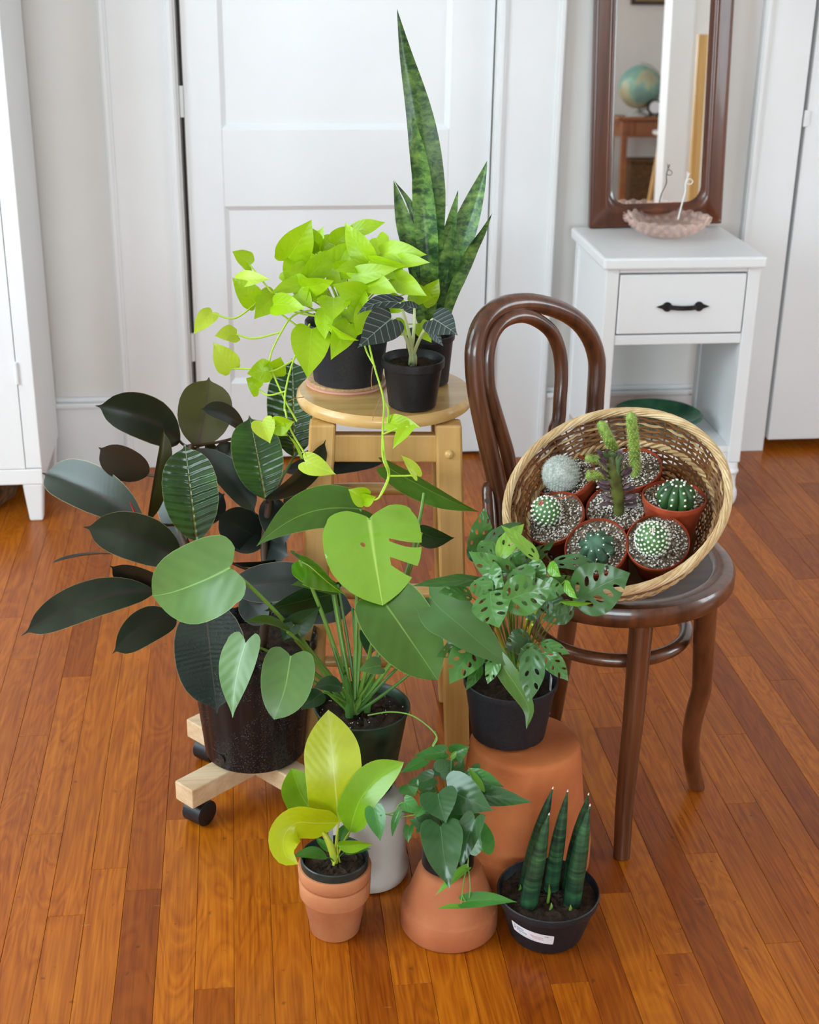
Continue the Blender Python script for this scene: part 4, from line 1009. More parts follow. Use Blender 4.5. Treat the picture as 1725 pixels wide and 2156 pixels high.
# ================================================================== LEAF ENGINE
def half_fn(shape):
    """returns (outer(s), inner(s), lobe length); widths are fractions of the full width"""
    if shape == 'ellip':          # rubber plant: oblong with a drip tip
        K_ = ([0, .03, .08, .15, .25, .38, .5, .62, .74, .83, .885, .915, .938, .955, 1], [.03, .13, .235, .335, .425, .485, .5, .49, .445, .365, .265, .17, .08, .032, .006])
        def o(s): return float(np.interp(s, K_[0], K_[1]))
        return o, lambda s: 0.0, 0.0
    if shape == 'lance':          # long tapering strap
        return (lambda s: 0.5*(0.5+0.5*min(1, s/0.45)) * (1 if s < 0.55 else max(0.0, 1-((s-0.55)/0.45)**1.7))), (lambda s: 0.0), 0.0
    if shape == 'oblong':         # philodendron moonlight
        return (lambda s: 0.5*min(1.0, (max(0, s)/0.10)**0.5*0.55+0.45*min(1, s/0.35))*(1 if s < 0.6 else max(0.0, 1-((s-0.6)/0.4)**2.1))), (lambda s: 0.0), 0.0
    if shape == 'ovate':          # plain pointed oval
        return (lambda s: 0.5*max(0.0, math.sin(PI*max(0, s)**0.72))**0.8*(1 if s < 0.8 else 1-((s-0.8)/0.2)*0.35)), (lambda s: 0.0), 0.0
    lb = {'heart': 0.15, 'heartlong': 0.10, 'pothos': 0.10, 'round': 0.13}[shape]
    S_k = {'heart': ([0, .08, .18, .3, .42, .55, .68, .8, .89, .95, 1], [.455, .49, .5, .487, .445, .375, .275, .16, .07, .026, 0]),
           'heartlong': ([0, .08, .2, .32, .45, .58, .7, .82, .91, .96, 1], [.40, .465, .5, .495, .455, .385, .285, .165, .07, .03, 0]),
           'round': ([0, .08, .2, .34, .48, .6, .72, .82, .9, .95, .975, 1], [.44, .478, .5, .5, .482, .445, .38, .295, .2, .11, .05, 0]),
           'pothos': ([0, .08, .2, .32, .45, .58, .7, .82, .91, .96, 1], [.39, .455, .5, .497, .46, .395, .3, .18, .085, .038, 0])}[shape]
    lc = 0.22; o0 = S_k[1][0]
    def o(s):
        if s >= 0: return float(np.interp(s, S_k[0], S_k[1]))
        return lc+(o0-lc)*math.sqrt(max(0, 1-(s/lb)**2))
    def i(s): return 0.0 if s >= 0 else lc*(abs(s)/lb)**1.6
    return o, i, lb
class Plant:
    def __init__(s, name, label, cat, c, K, mat, org=(0, 0), sc=1.0, group=None):
        s.t = thing(name, label, cat, tuple(c), group); s.K = K; s.mat = mat; s.org = org; s.sc = sc; s.root = None; s.stemmat = MT['stem']
    def px(s, x, y): return s.org[0]+x/s.sc, s.org[1]+y/s.sc
    def P(s, x, y, d=0.0):
        a, b_ = s.px(x, y); return PD(a, b_, s.K+d)
    def leaf(s, shape, pts, w, d=(0, 0), roll=0.0, fold=12.0, bow=0.04, side=0.0, mat=None, flip=False, curl=0.0, wave=0.0, wfreq=3.0, holes=None, slots=None, nr=16, nc=4, name='leaf', twist=0.0, pet=None, pr=1.6, prm=None):
        ds = np.linspace(d[0], d[-1], len(pts)) if len(d) != len(pts) else d
        W = [s.P(x, y, q) for (x, y), q in zip(pts, ds)]
        mid = catmull(W, 24) if len(W) > 2 else np.array([W[0]+(W[1]-W[0])*t for t in np.linspace(0, 1, 24)])
        seg = np.linalg.norm(np.diff(mid, axis=0), axis=1); cum = np.concatenate([[0], np.cumsum(seg)]); L = cum[-1]
        wd = w/s.sc*(s.K+0.5*(ds[0]+ds[-1]))/FPX
        o, inn, lb = half_fn(shape)
        v0 = nrm(CAM-0.5*(W[0]+W[-1]))
        def frame(t):
            tc = min(max(t, 0), 1); q = tc*L
            p = np.array([np.interp(q, cum, mid[:, k]) for k in range(3)])
            q1, q2 = max(0, q-0.03*L), min(L, q+0.03*L)
            m_ = nrm(np.array([np.interp(q2, cum, mid[:, k])-np.interp(q1, cum, mid[:, k]) for k in range(3)]))
            if t < 0: p = p+m_*L*t
            n0 = v0-(v0@m_)*m_; n0 = nrm(n0); l0 = np.cross(m_, n0)
            rr = math.radians(roll+twist*(tc-0.5)); n_ = math.cos(rr)*n0+math.sin(rr)*l0; l_ = np.cross(m_, n_)
            return p, m_, n_, l_
        fo = math.radians(fold)
        seed = random.random()*6
        def pos(u, t):                      # u lateral as fraction of full width (-.5...5), t along
            p, m_, n_, l_ = frame(t); tc = min(max(t, 0), 1); x = u*wd
            p = p+n_*bow*L*4*tc*(1-tc)+l_*side*L*4*tc*(1-tc)
            p = p+l_*x*math.cos(fo)+n_*(math.sqrt(x*x+(0.05*wd)**2)-0.05*wd)*math.sin(fo)
            if t < 0: p = p+n_*bow*L*4*t
            if curl: p = p-n_*curl*wd*(2*u)**2*0.5
            if wave: p = p+n_*wave*wd*math.sin(2*PI*wfreq*t+seed+(2 if u > 0 else 0))*(2*abs(u))**1.5
            return p
        sg = -1 if flip else 1
        if not holes and not slots:
            ts = [-lb+(1+lb)*i/(nr-1) for i in range(nr)]
            if shape == 'ellip': ts = sorted(ts+[0.885, 0.915, 0.938, 0.97, 0.03])
            if lb: ts = sorted([-lb*math.cos(q) for q in np.linspace(0, PI/2, 5)][:-1]+[i/(nr-5) for i in range(nr-4)])
            V = []; UV = []; E = []; F = []; G = {}
            for h in (-1, 1):
                ids = []
                for t in ts:
                    a, b_ = inn(t), o(t)
                    for j in range(nc+1):
                        if j == 0 and t >= 0:
                            if t in G: ids.append(G[t]); continue
                            G[t] = len(V)
                        ids.append(len(V))
                        q = j/nc; u = (a+(b_-a)*q)*h; V.append(pos(u, t)); UV.append((0.5+u, t)); E.append((q if t >= 0 else 1.0 if q > 0.8 or q < 0.2 else q, t))
                for i in range(len(ts)-1):
                    for j in range(nc):
                        q = tuple(ids[k_] for k_ in (i*(nc+1)+j, (i+1)*(nc+1)+j, (i+1)*(nc+1)+j+1, i*(nc+1)+j+1))
                        F.append(q if (h*sg) < 0 else q[::-1])
        else:
            ts = [-lb*math.cos(q) for q in np.linspace(0, PI/2, 6)][:-1] if lb else []
            ts += [i/22 for i in range(23)]
            outl = [(o(t), t) for t in ts]
            if lb: outl = [(inn(-lb*math.cos(q))*1.0, -lb*math.cos(q)) for q in np.linspace(PI/2, 0, 6)][:-1]+outl
            else: outl = outl
            R_ = [p for p in outl]; Lf = [(-x, y) for x, y in outl[::-1]]
            poly = R_+Lf
            cl = []
            for p in poly:
                if not cl or (abs(p[0]-cl[-1][0])+abs(p[1]-cl[-1][1])) > 1e-4: cl.append(p)
            if abs(cl[0][0]-cl[-1][0])+abs(cl[0][1]-cl[-1][1]) < 1e-4: cl.pop()
            asp = L/max(wd, 1e-6)
            loops = [cl]
            for (hu, ht, ru, rt_, an) in (holes or []):
                lp = []
                for q in np.linspace(0, 2*PI, 14, endpoint=False):
                    x, y = ru*math.cos(q), rt_*math.sin(q); ca_, sa_ = math.cos(an), math.sin(an)
                    lp.append((hu+x*ca_-y*sa_/1.0, ht+(x*sa_+y*ca_)/1.0))
                loops.append(lp)
            for sl in (slots or []): loops.append(list(sl))
            vs = []; es = []
            for lp in loops:
                n0_ = len(vs); vs += [Vector(p) for p in lp]; es += [(n0_+i, n0_+(i+1) % len(lp)) for i in range(len(lp))]
            for t in np.linspace(0.03, 0.96, 13):
                for u in np.linspace(-1, 1, 9): vs.append(Vector((u*max(0, o(t)-0.03), t)))
            vo, eo, fo_, *_r = delaunay_2d_cdt(vs, es, [], 0, 1e-5)
            def inside(p, poly):
                c_ = False; j = len(poly)-1
                for i in range(len(poly)):
                    xi, yi = poly[i]; xj, yj = poly[j]
                    if (yi > p[1]) != (yj > p[1]) and p[0] < (xj-xi)*(p[1]-yi)/(yj-yi)+xi: c_ = not c_
                    j = i
                return c_
            F = []
            for f_ in fo_:
                cx_ = (sum(vo[i][0] for i in f_)/len(f_), sum(vo[i][1] for i in f_)/len(f_))
                if inside(cx_, cl) and not any(inside(cx_, lp) for lp in loops[1:]):
                    F.append(tuple(f_)[::-1] if sg > 0 else tuple(f_))
            V = [pos(p[0], p[1]) for p in vo]; UV = [(0.5+p[0], p[1]) for p in vo]; E = [(min(1, abs(p[0])/max(0.03, o(p[1]))), p[1]) for p in vo]
        lf = mobj(name, V, F, mat or s.mat, s.t, uvs=UV, uv2=E)
        if pet is not None: s.pet(W[0], pet, pr, prm)
        return lf
    def pet(s, A, ctrl=None, pr=1.6, mat=None, root=None):
        """petiole from the root to the point A, ctrl in the plant's pixel frame or True"""
        R_ = s.root if root is None else root
        if ctrl is True: C_ = R_*0.45+A*0.55; C_[2] = R_[2]+(A[2]-R_[2])*0.75
        else: C_ = s.P(*ctrl)
        r = pr/s.sc*s.K/FPX if s.sc != 1 else pr*s.K/FPX
        b = MB(); jit = rng.normal(size=3)*0.004; jit[2] = 0
        b.tube(bez(R_+jit, C_, A, 12), np.linspace(r*1.35, r*0.85, 12), 7); b.build('petiole', mat or s.stemmat, s.t)
    def vine(s, pts, pr, mat=None, name='vine', n=30):
        P_ = catmull([s.P(*p) for p in pts], n); b = MB(); b.tube(P_, pr/s.sc*s.K/FPX, 7); return b.build(name, mat or s.stemmat, s.t)

# ================================================================== RUBBER PLANT
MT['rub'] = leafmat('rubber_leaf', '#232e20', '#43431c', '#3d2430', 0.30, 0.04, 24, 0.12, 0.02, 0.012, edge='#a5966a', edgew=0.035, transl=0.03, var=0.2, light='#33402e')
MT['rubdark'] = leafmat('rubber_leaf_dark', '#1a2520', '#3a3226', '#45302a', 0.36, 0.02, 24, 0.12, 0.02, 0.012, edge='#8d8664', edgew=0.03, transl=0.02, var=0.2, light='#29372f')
MT['rubrib'] = leafmat('rubber_leaf_ribbed', '#1f4019', '#4a4a18', '#6f6d30', 0.2, 0.03, 13, 0.14, 0.05, 0.5, edge='#7d8c4a', edgew=0.03, transl=0.10, var=0.2, light='#37661c')
MT['rubdrop'] = leafmat('rubber_leaf_wet', '#1b2822', '#3a3226', '#4a3a34', 0.26, 0.02, 24, 0.12, 0.02, 0.16, edge='#8d8664', edgew=0.03, transl=0.0, var=0.2, light='#26352c', droplets=True)
rz0 = dz; rztop = zat(rc, 1335); rrt = 138*proj([rc[0], rc[1], rztop])[2]/FPX
rp = Plant('rubber_plant', 'large dark burgundy-green rubber plant in a ribbed black nursery pot at left', 'houseplant', (rc[0], rc[1], rz0), proj([rc[0], rc[1], 0.45])[2], MT['rub'], (40, 740), 2.537)
m = NT('wet_black_plastic'); oc = m.coord(); vo = m.n('ShaderNodeTexVoronoi'); m.l(oc, vo.inputs['Vector']); vo.inputs['Scale'].default_value = 260
hh = m.math('SUBTRACT', 0.42, vo.outputs['Distance'], clamp=True); big = m.noise(oc, 9, 2)
hh = m.math('MULTIPLY', hh, m.math('MULTIPLY', m.math('SUBTRACT', big, 0.4, clamp=True), 6.0, clamp=True))
m.set(col=srgb('#141417'), rough=0.3, normal=m.bump(hh, 1.0, 0.012)); MT['wetpot'] = m.m
def ribs(r, z, a): return r*(1-0.045*(0.5+0.5*math.cos(17*a))**3) if z > 0.02 else r
pot(rp.t, (rc[0], rc[1], rz0), rrb, rrt, rztop-rz0, MT['wetpot'], rib=ribs, seg=132, lip=0.02, lipw=0.004, soil=0.03)
hp = PZ(450, 1597, 0.12); b = MB(); q = np.array([rc[0], rc[1], 0.12]); dv = nrm((PZ(450, 1600, 0.115)-q)*np.array([1, 1, 0])); hc_ = np.array([rc[0], rc[1], zat(rc+dv*rrb, 1597)])+dv*(rrb+0.0035)
tv_ = np.cross(dv, [0, 0, 1]); b.add([hc_+0.011*(math.cos(t)*tv_+math.sin(t)*np.array([0, 0, 1]))+dv*0.0 for t in np.linspace(0, 2*PI, 20, endpoint=False)]+[hc_+0.0085*(math.cos(t)*tv_+math.sin(t)*np.array([0, 0, 1]))-dv*0.002 for t in np.linspace(0, 2*PI, 20, endpoint=False)],
      [(i, (i+1) % 20, 20+(i+1) % 20, 20+i) for i in range(20)]+[tuple(range(20, 40))]); b.build('drain_hole', MT['soil'], rp.t, smooth=False)
soil(rp.t, (rc[0], rc[1]), rrt-0.012, rztop-0.03)
# stems
rs1 = catmull([np.array([rc[0]+0.015, rc[1], rztop-0.04]), rp.P(1330, 1300, 0.02), rp.P(1310, 1050, 0.04), rp.P(1330, 850, 0.03), rp.P(1340, 760, 0.03)], 20)
rs2 = catmull([np.array([rc[0]-0.02, rc[1]+0.01, rztop-0.04]), rp.P(980, 1250, 0.03), rp.P(900, 1050, 0.03), rp.P(860, 900, 0.04), rp.P(900, 640, 0.05), rp.P(920, 500, 0.06)], 20)
for q in (rs1, rs2):
    b = MB(); b.tube(q, np.linspace(0.0085, 0.0055, 20), 10); b.build('stem', MT['bark'], rp.t)
def rub(base, tip, w, d=(0, 0), roll=0, mat=None, flip=False, fold=14, bow=0.05, mids=None, side=0.0, shape='ellip', stem=None, curl=0.0, sheen=False):
    pts = [base]+(mids or [])+[tip]
    if not flip and mat != 'rubrib' and d[1] < 0.15: d = (d[0]-0.02, d[0]+0.05) if sheen else (d[0]+0.01, d[0]+(d[1]-d[0])*1.5-0.02)
    rp.leaf(shape, pts, w, d, roll, fold, bow, side, MT[mat] if mat else None, flip, curl, nr=22, nc=5)
    A = rp.P(base[0], base[1], d[0]); S_all = np.vstack([rs1, rs2]); S_ok = S_all[S_all[:, 2] < A[2]+0.02]
    if len(S_ok) == 0: S_ok = S_all
    N_ = S_ok[np.argmin(np.linalg.norm(S_ok-A, axis=1))]
    if np.linalg.norm(N_-A) < 0.22:
        b = MB(); b.tube(bez(N_, (N_+A)/2+np.array([0, 0, -0.01]), A, 6), 0.0026, 6); b.build('petiole', MT['stemdark'] if mat == 'rubrib' else MT['bark'], rp.t)
rub((860, 480), (408, 290), 250, (0.10, 0.02), 10, side=0.06)
rub((955, 510), (1015, 138), 292, (0.08, 0.10), 0, 'rub', True, 10, 0.02, side=0.02)
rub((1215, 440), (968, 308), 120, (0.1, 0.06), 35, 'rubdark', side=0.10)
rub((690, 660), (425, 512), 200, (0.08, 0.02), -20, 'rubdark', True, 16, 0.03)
rub((660, 905), (122, 650), 285, (0.06, -0.08), 10, 'rub', fold=26, bow=0.08, side=0.03, sheen=True)
rub((690, 905), (775, 408), 170, (0.0, 0.0), 55, 'rub', True, 30, 0.04, side=-0.05)
rub((948, 1010), (885, 492), 300, (-0.03, -0.02), 0, 'rubrib', fold=10, bow=0.03)
rub((1315, 785), (1230, 342), 275, (0.0, 0.04), 5, 'rubrib', fold=10, bow=0.04)
rub((1470, 560), (1460, 38), 285, (0.20, 0.22), 0, 'rubrib', fold=10, bow=0.03)
rub((1315, 790), (1640, 470), 150, (-0.01, -0.03), 40, 'rub', fold=18, bow=0.06, side=0.08)
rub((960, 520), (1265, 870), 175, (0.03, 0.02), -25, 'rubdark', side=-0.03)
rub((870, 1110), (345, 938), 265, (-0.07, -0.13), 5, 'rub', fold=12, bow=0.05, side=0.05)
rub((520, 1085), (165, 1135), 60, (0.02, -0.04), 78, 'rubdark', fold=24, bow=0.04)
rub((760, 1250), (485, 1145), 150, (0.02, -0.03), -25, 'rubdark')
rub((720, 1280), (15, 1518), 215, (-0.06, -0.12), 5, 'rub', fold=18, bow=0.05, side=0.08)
rub((840, 1430), (500, 1615), 200, (-0.08, -0.14), -5, 'rub', fold=16, side=0.10)
rub((990, 1330), (1058, 1935), 385, (-0.11, -0.16), 0, 'rubdrop', fold=10, bow=0.06)
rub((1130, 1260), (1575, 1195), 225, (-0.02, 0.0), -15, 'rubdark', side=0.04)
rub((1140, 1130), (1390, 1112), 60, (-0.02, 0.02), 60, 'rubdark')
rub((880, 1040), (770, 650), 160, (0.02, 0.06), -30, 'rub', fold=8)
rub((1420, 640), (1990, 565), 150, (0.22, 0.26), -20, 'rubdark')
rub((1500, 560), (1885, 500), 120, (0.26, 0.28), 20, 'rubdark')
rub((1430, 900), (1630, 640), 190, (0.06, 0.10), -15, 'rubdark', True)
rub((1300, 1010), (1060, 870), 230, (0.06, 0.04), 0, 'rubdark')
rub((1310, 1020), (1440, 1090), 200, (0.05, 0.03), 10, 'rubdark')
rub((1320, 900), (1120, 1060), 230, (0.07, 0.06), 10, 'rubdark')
rub((1060, 560), (1000, 490), 60, (0.09, 0.1), 10, 'rub', True)
rub((1330, 1330), (1800, 1380), 230, (0.04, 0.03), -10, 'rubdark')
rub((1200, 1300), (1330, 1460), 160, (0.0, -0.02), 10, 'rubdark')
rub((1060, 620), (1140, 480), 120, (0.10, 0.12), -20, 'rub')
rub((1330, 780), (1420, 1040), 170, (0.05, 0.03), 0, 'rubdark')
rub((905, 900), (1100, 760), 200, (0.10, 0.12), 0, 'rubdark')
b = MB(); b.tube([rp.P(630, 885, -0.01), rp.P(615, 850, -0.015), rp.P(590, 795, -0.02)], [0.003, 0.0025, 0.0003], 6); b.build('leaf_sheath', plain('red_sheath', '#a5302a', 0.4), rp.t)

# ================================================================== SNAKE PLANT (on the stool)
def sansmat():
    m = NT('banded_snake_leaf'); uv = m.n('ShaderNodeUVMap', uv_map='UVMap').outputs[0]; sp = m.n('ShaderNodeSeparateXYZ'); m.l(uv, sp.inputs[0])
    oc = m.coord(); n1 = m.noise(m.mapping(oc, (75, 75, 110)), 1.0, 4, 0.65, 0.6); n2 = m.noise(m.mapping(oc, (24, 24, 48)), 1.0, 2, 0.5, 0.8)
    g = m.math('ADD', m.math('MULTIPLY', n1, 0.55), m.math('MULTIPLY', n2, 0.45))
    col = m.ramp(g, [(0.36, srgb('#1c3a22')), (0.44, srgb('#33592c')), (0.52, srgb('#587f3c')), (0.66, srgb('#7fa54c'))])
    tip = m.math('MULTIPLY', m.math('SUBTRACT', sp.outputs[1], 0.55, clamp=True), 1.2, clamp=True)
    col = m.mix(tip, col, m.mix(1.0, col, (0.55, 0.62, 0.7, 1), 'MULTIPLY'))
    geo = m.n('ShaderNodeNewGeometry'); col = m.mix(geo.outputs['Backfacing'], col, m.mix(0.7, col, srgb('#7d8f6c')))
    m.set(col=col, rough=0.34, normal=m.bump(n1, 0.08, 0.002)); return m.m
MT['sans'] = sansmat()
sc3, srb3 = stand(902, 818, SZ, 42); sztop = zat(sc3, 700); srt3 = 54*proj([sc3[0], sc3[1], sztop])[2]/FPX
sn = Plant('snake_plant', 'tall banded snake plant in a black pot at the back of the stool', 'houseplant', (sc3[0], sc3[1], SZ), proj([sc3[0], sc3[1], 1.0])[2]+0.02, MT['sans'])
pot(sn.t, (sc3[0], sc3[1], SZ), srb3, srt3, sztop-SZ, MT['blackplastic']); soil(sn.t, sc3, srt3-0.006, sztop-0.016)
sn.K = proj([sc3[0], sc3[1], 0.83])[2]-0.01
def snl(pts, w, d, roll=0, fold=24, twist=0, curl=0.0, flip=False, bow=0.0):
    sn.leaf('lance', pts, w, d, roll, fold, bow, nr=26, nc=4, twist=twist, curl=curl, flip=flip)
kz = -0.23   # upright leaves come nearer to the camera plane with height
snl([(912, 690), (906, 560), (904, 420), (884, 266), (853, 120), (836, 18)], 74, (0.0, -0.05, -0.10, -0.15, -0.20, -0.24), 12, 20, 60)
snl([(905, 690), (904, 560), (893, 420), (884, 320), (868, 237)], 52, (-0.02, -0.07, -0.11, -0.15, -0.18), -8, 22, -20)
snl([(893, 690), (880, 560), (850, 470), (829, 380)], 48, (-0.02, -0.06, -0.09, -0.12), 5, 22, 30)
snl([(900, 690), (886, 560), (868, 450), (830, 379)], 44, (0.01, -0.04, -0.08, -0.10), 40, 22, 40)
snl([(922, 690), (935, 560), (952, 470), (965, 400)], 36, (0.0, -0.05, -0.09, -0.12), -20, 20, 0)
snl([(922, 690), (944, 580), (985, 470), (1012, 390), (1026, 338)], 62, (-0.01, -0.05, -0.09, -0.12, -0.14), -10, 24, -30)
snl([(926, 700), (950, 610), (985, 530), (1015, 485), (1037, 449)], 46, (-0.03, -0.07, -0.10, -0.12, -0.13), 45, 34, 10)
snl([(890, 690), (876, 620), (868, 560)], 30, (-0.03, -0.05, -0.07), 0, 20, 0)

# ================================================================== LIME POTHOS
MT['poth'] = leafmat('lime_pothos_leaf', '#a6cf14', '#b6d435', '#c4e04a', 0.34, 0.012, 6, 0.8, 0.05, 0.05, transl=0.32, var=0.3, light='#bfe12c')
MT['poth2'] = leafmat('yellow_pothos_leaf', '#bfd93c', '#c6d957', '#d6e56b', 0.36, 0.012, 6, 0.8, 0.05, 0.05, transl=0.32, var=0.3, light='#d3e65a')
pc, prb = stand(733, 823, SZ+0.0125, 72); pztop = zat(pc, 674); prt = 91*proj([pc[0], pc[1], pztop])[2]/FPX
pp = Plant('lime_pothos', 'bright lime green trailing pothos in a black pot on the stool', 'houseplant', (pc[0], pc[1], SZ+0.0125), proj([pc[0], pc[1], 0.9])[2], MT['poth'], (400, 430), 2.537)
pot(pp.t, (pc[0], pc[1], SZ+0.0125), prb, prt, pztop-SZ-0.0125, MT['blackpot'], rib=lambda r, z, a: r*(1-0.02*max(0, math.cos(7*a+0.6))**12) if z < pztop-SZ-0.03 else r, seg=112)
soil(pp.t, pc, prt-0.006, pztop-0.02)
pp.K -= 0.04
pp.root = np.array([pc[0], pc[1], pztop-0.02]); pp.stemmat = MT['stemlime']
def pl(bx, by, tx, ty, w, d=(0, 0), roll=0, fold=10, bow=0.06, m=None, pet=True, curl=0.0, shape='pothos', side=0.0):
    pp.leaf(shape, [(bx, by), (tx, ty)], w*1.12, (d[0], d[1]-0.015), roll, fold, bow, side, MT[m] if m else None, False, curl, nr=15, nc=4, pet=pet, pr=4.2, wave=0.04, wfreq=1.3)
LL = [(520,300,650,82,175,(0.02,0),10),(672,250,628,112,105,(0.05,0.04),35),(670,255,715,120,90,(0.07,0.06),-30),(665,265,600,175,80,(0.05,0.03),20),(962,315,828,96,125,(-0.03,-0.02),-15),
 (775,215,870,115,115,(0.03,0.04),10),(865,150,1045,97,85,(0.05,0.05),-20),(728,385,905,190,170,(-0.01,0),5),(838,305,915,190,90,(-0.02,0),-25),(632,390,778,232,120,(-0.03,0),15),
 (1022,262,1266,270,120,(-0.03,-0.06),-15),(1105,300,1284,312,75,(-0.05,-0.08),-10),(968,300,1168,330,65,(-0.05,-0.07),20),(862,392,1114,342,100,(-0.06,-0.09),-12),(922,328,772,356,75,(-0.06,-0.07),20),
 (940,408,1108,472,115,(-0.07,-0.10),-10),(1085,395,1266,490,115,(-0.06,-0.10),-5),(1245,525,1332,398,105,(-0.02,-0.02),15),(938,505,762,428,130,(-0.08,-0.10),5),(606,445,770,408,105,(-0.06,-0.08),20),
 (768,500,765,618,165,(-0.09,-0.12),0),(448,535,618,556,120,(-0.06,-0.10),-15),(455,482,343,614,125,(-0.03,-0.06),5),(645,412,428,478,100,(-0.02,-0.03),30),(650,668,628,930,195,(-0.09,-0.13),0),
 (852,640,753,832,125,(-0.10,-0.13),5),(722,565,722,722,100,(-0.09,-0.10),15),(965,565,888,705,135,(-0.09,-0.11),0),(748,660,902,728,55,(-0.12,-0.13),45),(575,478,655,550,105,(-0.05,-0.07),-10),
 (618,328,535,402,80,(0,-0.01),20),(552,305,508,418,85,(0.02,0.01),0),(1000,180,1060,300,110,(0.03,0.02),10),(640,300,560,260,90,(0.04,0.03),0),(560,265,690,280,80,(0.03,0.02),25),
 (985,240,1040,175,80,(0.05,0.06),0),(880,480,960,560,110,(-0.07,-0.09),0),(560,420,700,470,110,(-0.02,-0.04),10),(700,440,620,520,110,(-0.04,-0.06),-15),(1180,470,1300,500,110,(-0.02,-0.03),10),
 (1060,330,1150,400,110,(-0.04,-0.06),0),(800,360,870,300,110,(-0.03,-0.04),10),(1060,520,1180,560,100,(-0.05,-0.07),0),(840,560,900,640,110,(-0.06,-0.08),0),(760,600,830,650,90,(-0.07,-0.08),15),
 (1230,640,1290,740,90,(0.0,-0.01),0),(1090,640,1170,700,90,(-0.02,-0.03),0),(520,360,560,440,100,(0.04,0.03),0),(700,250,800,160,110,(0.06,0.07),0)]
for q in LL: pl(q[0], q[1], q[2], q[3], q[4], q[5], q[6])
# trailing leaves and vines
VL = [(322,322,226,252,105,(-0.03,-0.03),35),(252,405,428,400,85,(-0.05,-0.07),-20),(352,528,226,392,120,(-0.05,-0.06),10),(120,578,20,694,95,(-0.06,-0.07),20),(248,696,132,704,95,(-0.07,-0.08),25),
 (222,880,125,738,125,(-0.07,-0.08),0),(415,905,485,815,150,(-0.08,-0.09),40),(422,885,305,905,118,(-0.10,-0.11),0),(370,985,300,930,110,(-0.08,-0.09),20),(1055,1168,1232,1192,92,(-0.12,-0.15),-20)]
for q in VL: pl(q[0], q[1], q[2], q[3], q[4], q[5], q[6], pet=None, m='poth2' if q[0] < 300 else None)
for pts in ([(690,560,-0.06),(560,590,-0.07),(490,680,-0.08),(430,810,-0.09),(440,890,-0.095),(510,1050,-0.10),(572,1160,-0.10)], [(640,640,-0.08),(555,830,-0.10),(512,990,-0.105),(505,1105,-0.11)],
            [(600,670,-0.05),(470,575,-0.05),(365,520,-0.05),(318,320,-0.03)], [(365,520,-0.05),(240,608,-0.06),(118,582,-0.06)], [(490,682,-0.08),(345,716,-0.075),(246,696,-0.07)],
            [(945,700,-0.10),(985,865,-0.12),(1035,1045,-0.135),(1030,1190,-0.19),(1030,1350,-0.22),(1060,1450,-0.21),(1010,1570,-0.20)], [(930,745,-0.10),(950,800,-0.11),(990,870,-0.12)],
            [(440,890,-0.095),(330,880,-0.08),(222,878,-0.07)], [(510,1000,-0.105),(420,1020,-0.1),(370,990,-0.09)], [(365,520,-0.05),(290,440,-0.05),(252,405,-0.05)], [(1035,1045,-0.135),(1060,1100,-0.13),(1058,1168,-0.125)],
            [(440,470,-0.05),(420,450,-0.05),(320,325,-0.035)], [(700,600,-0.08),(600,585,-0.07),(450,540,-0.06)], [(555,830,-0.10),(470,880,-0.1),(420,895,-0.1)]):
    pp.vine(pts, 5.0)
pp2 = pp; o0, s0 = pp.org, pp.sc; pp.org, pp.sc = (0, 0), 1.0; pp.K -= 0.09
for (bx, by, tx, ty, w, d, roll, m_) in ((552,888,569,934,54,(-0.12,-0.13),0,'poth2'),(582,896,620,888,46,(-0.12,-0.13),10,None),(585,897,606,918,34,(-0.12,-0.12),20,None),(643,972,708,999,50,(-0.11,-0.12),0,'poth2'),
      (862,897,827,946,34,(-0.13,-0.14),25,None),(878,1001,844,957,30,(-0.12,-0.13),30,'poth2'),(768,1050,733,1030,46,(-0.10,-0.11),0,None),(766,1052,792,1046,34,(-0.10,-0.11),20,None),(632,960,603,912,14,(-0.10,-0.1),60,None)):
    pp.leaf('heart', [(bx, by), (tx, ty)], w, d, roll, 18, 0.06, 0, MT[m_] if m_ else None, nr=15)
for pts in ([(600,862,-0.11),(612,905,-0.115),(648,965,-0.11)], [(590,880,-0.11),(585,895,-0.12)], [(806,900,-0.13),(810,960,-0.125),(820,1002,-0.12),(798,1048,-0.11),(770,1052,-0.10)], [(822,1002,-0.12),(842,1002,-0.12),(878,1001,-0.12)], [(805,915,-0.13),(830,905,-0.13),(860,898,-0.13)]):
    pp.vine(pts, 2.0)
for pts in ([(785,770,-0.12),(782,800,-0.12),(784,820,-0.12)], [(800,840,-0.12),(788,870,-0.125),(785,885,-0.13)], [(606,845,-0.11),(625,838,-0.11),(640,836,-0.10)]): pp.vine(pts, 0.7, MT['root'], 'aerial_root', 10)
pp.org, pp.sc = o0, s0; pp.K += 0.09

# ================================================================== ALOCASIA (small, front of the stool)
MT['aloc'] = leafmat('black_velvet_leaf', '#27332f', '#4f5d55', '#93a79b', 0.55, 0.022, 5.5, 0.55, 0.55, 0.25, transl=0.03, var=0.2, lines=True, light='#35443e')
ac, arb = stand(868, 871, SZ, 50); aztop = zat(ac, 752); art = 67*proj([ac[0], ac[1], aztop])[2]/FPX
al = Plant('alocasia', 'small alocasia with dark velvety pale-veined leaves in a black pot on the stool front', 'houseplant', (ac[0], ac[1], SZ), proj([ac[0], ac[1], 0.9])[2], MT['aloc'], (400, 430), 2.537)
pot(al.t, (ac[0], ac[1], SZ), arb, art, aztop-SZ, MT['blackplastic'], lip=0.016, lipw=0.004); soil(al.t, ac, art-0.007, aztop-0.014)
al.K -= 0.075
al.root = np.array([ac[0], ac[1], aztop-0.012]); al.stemmat = MT['stempale']
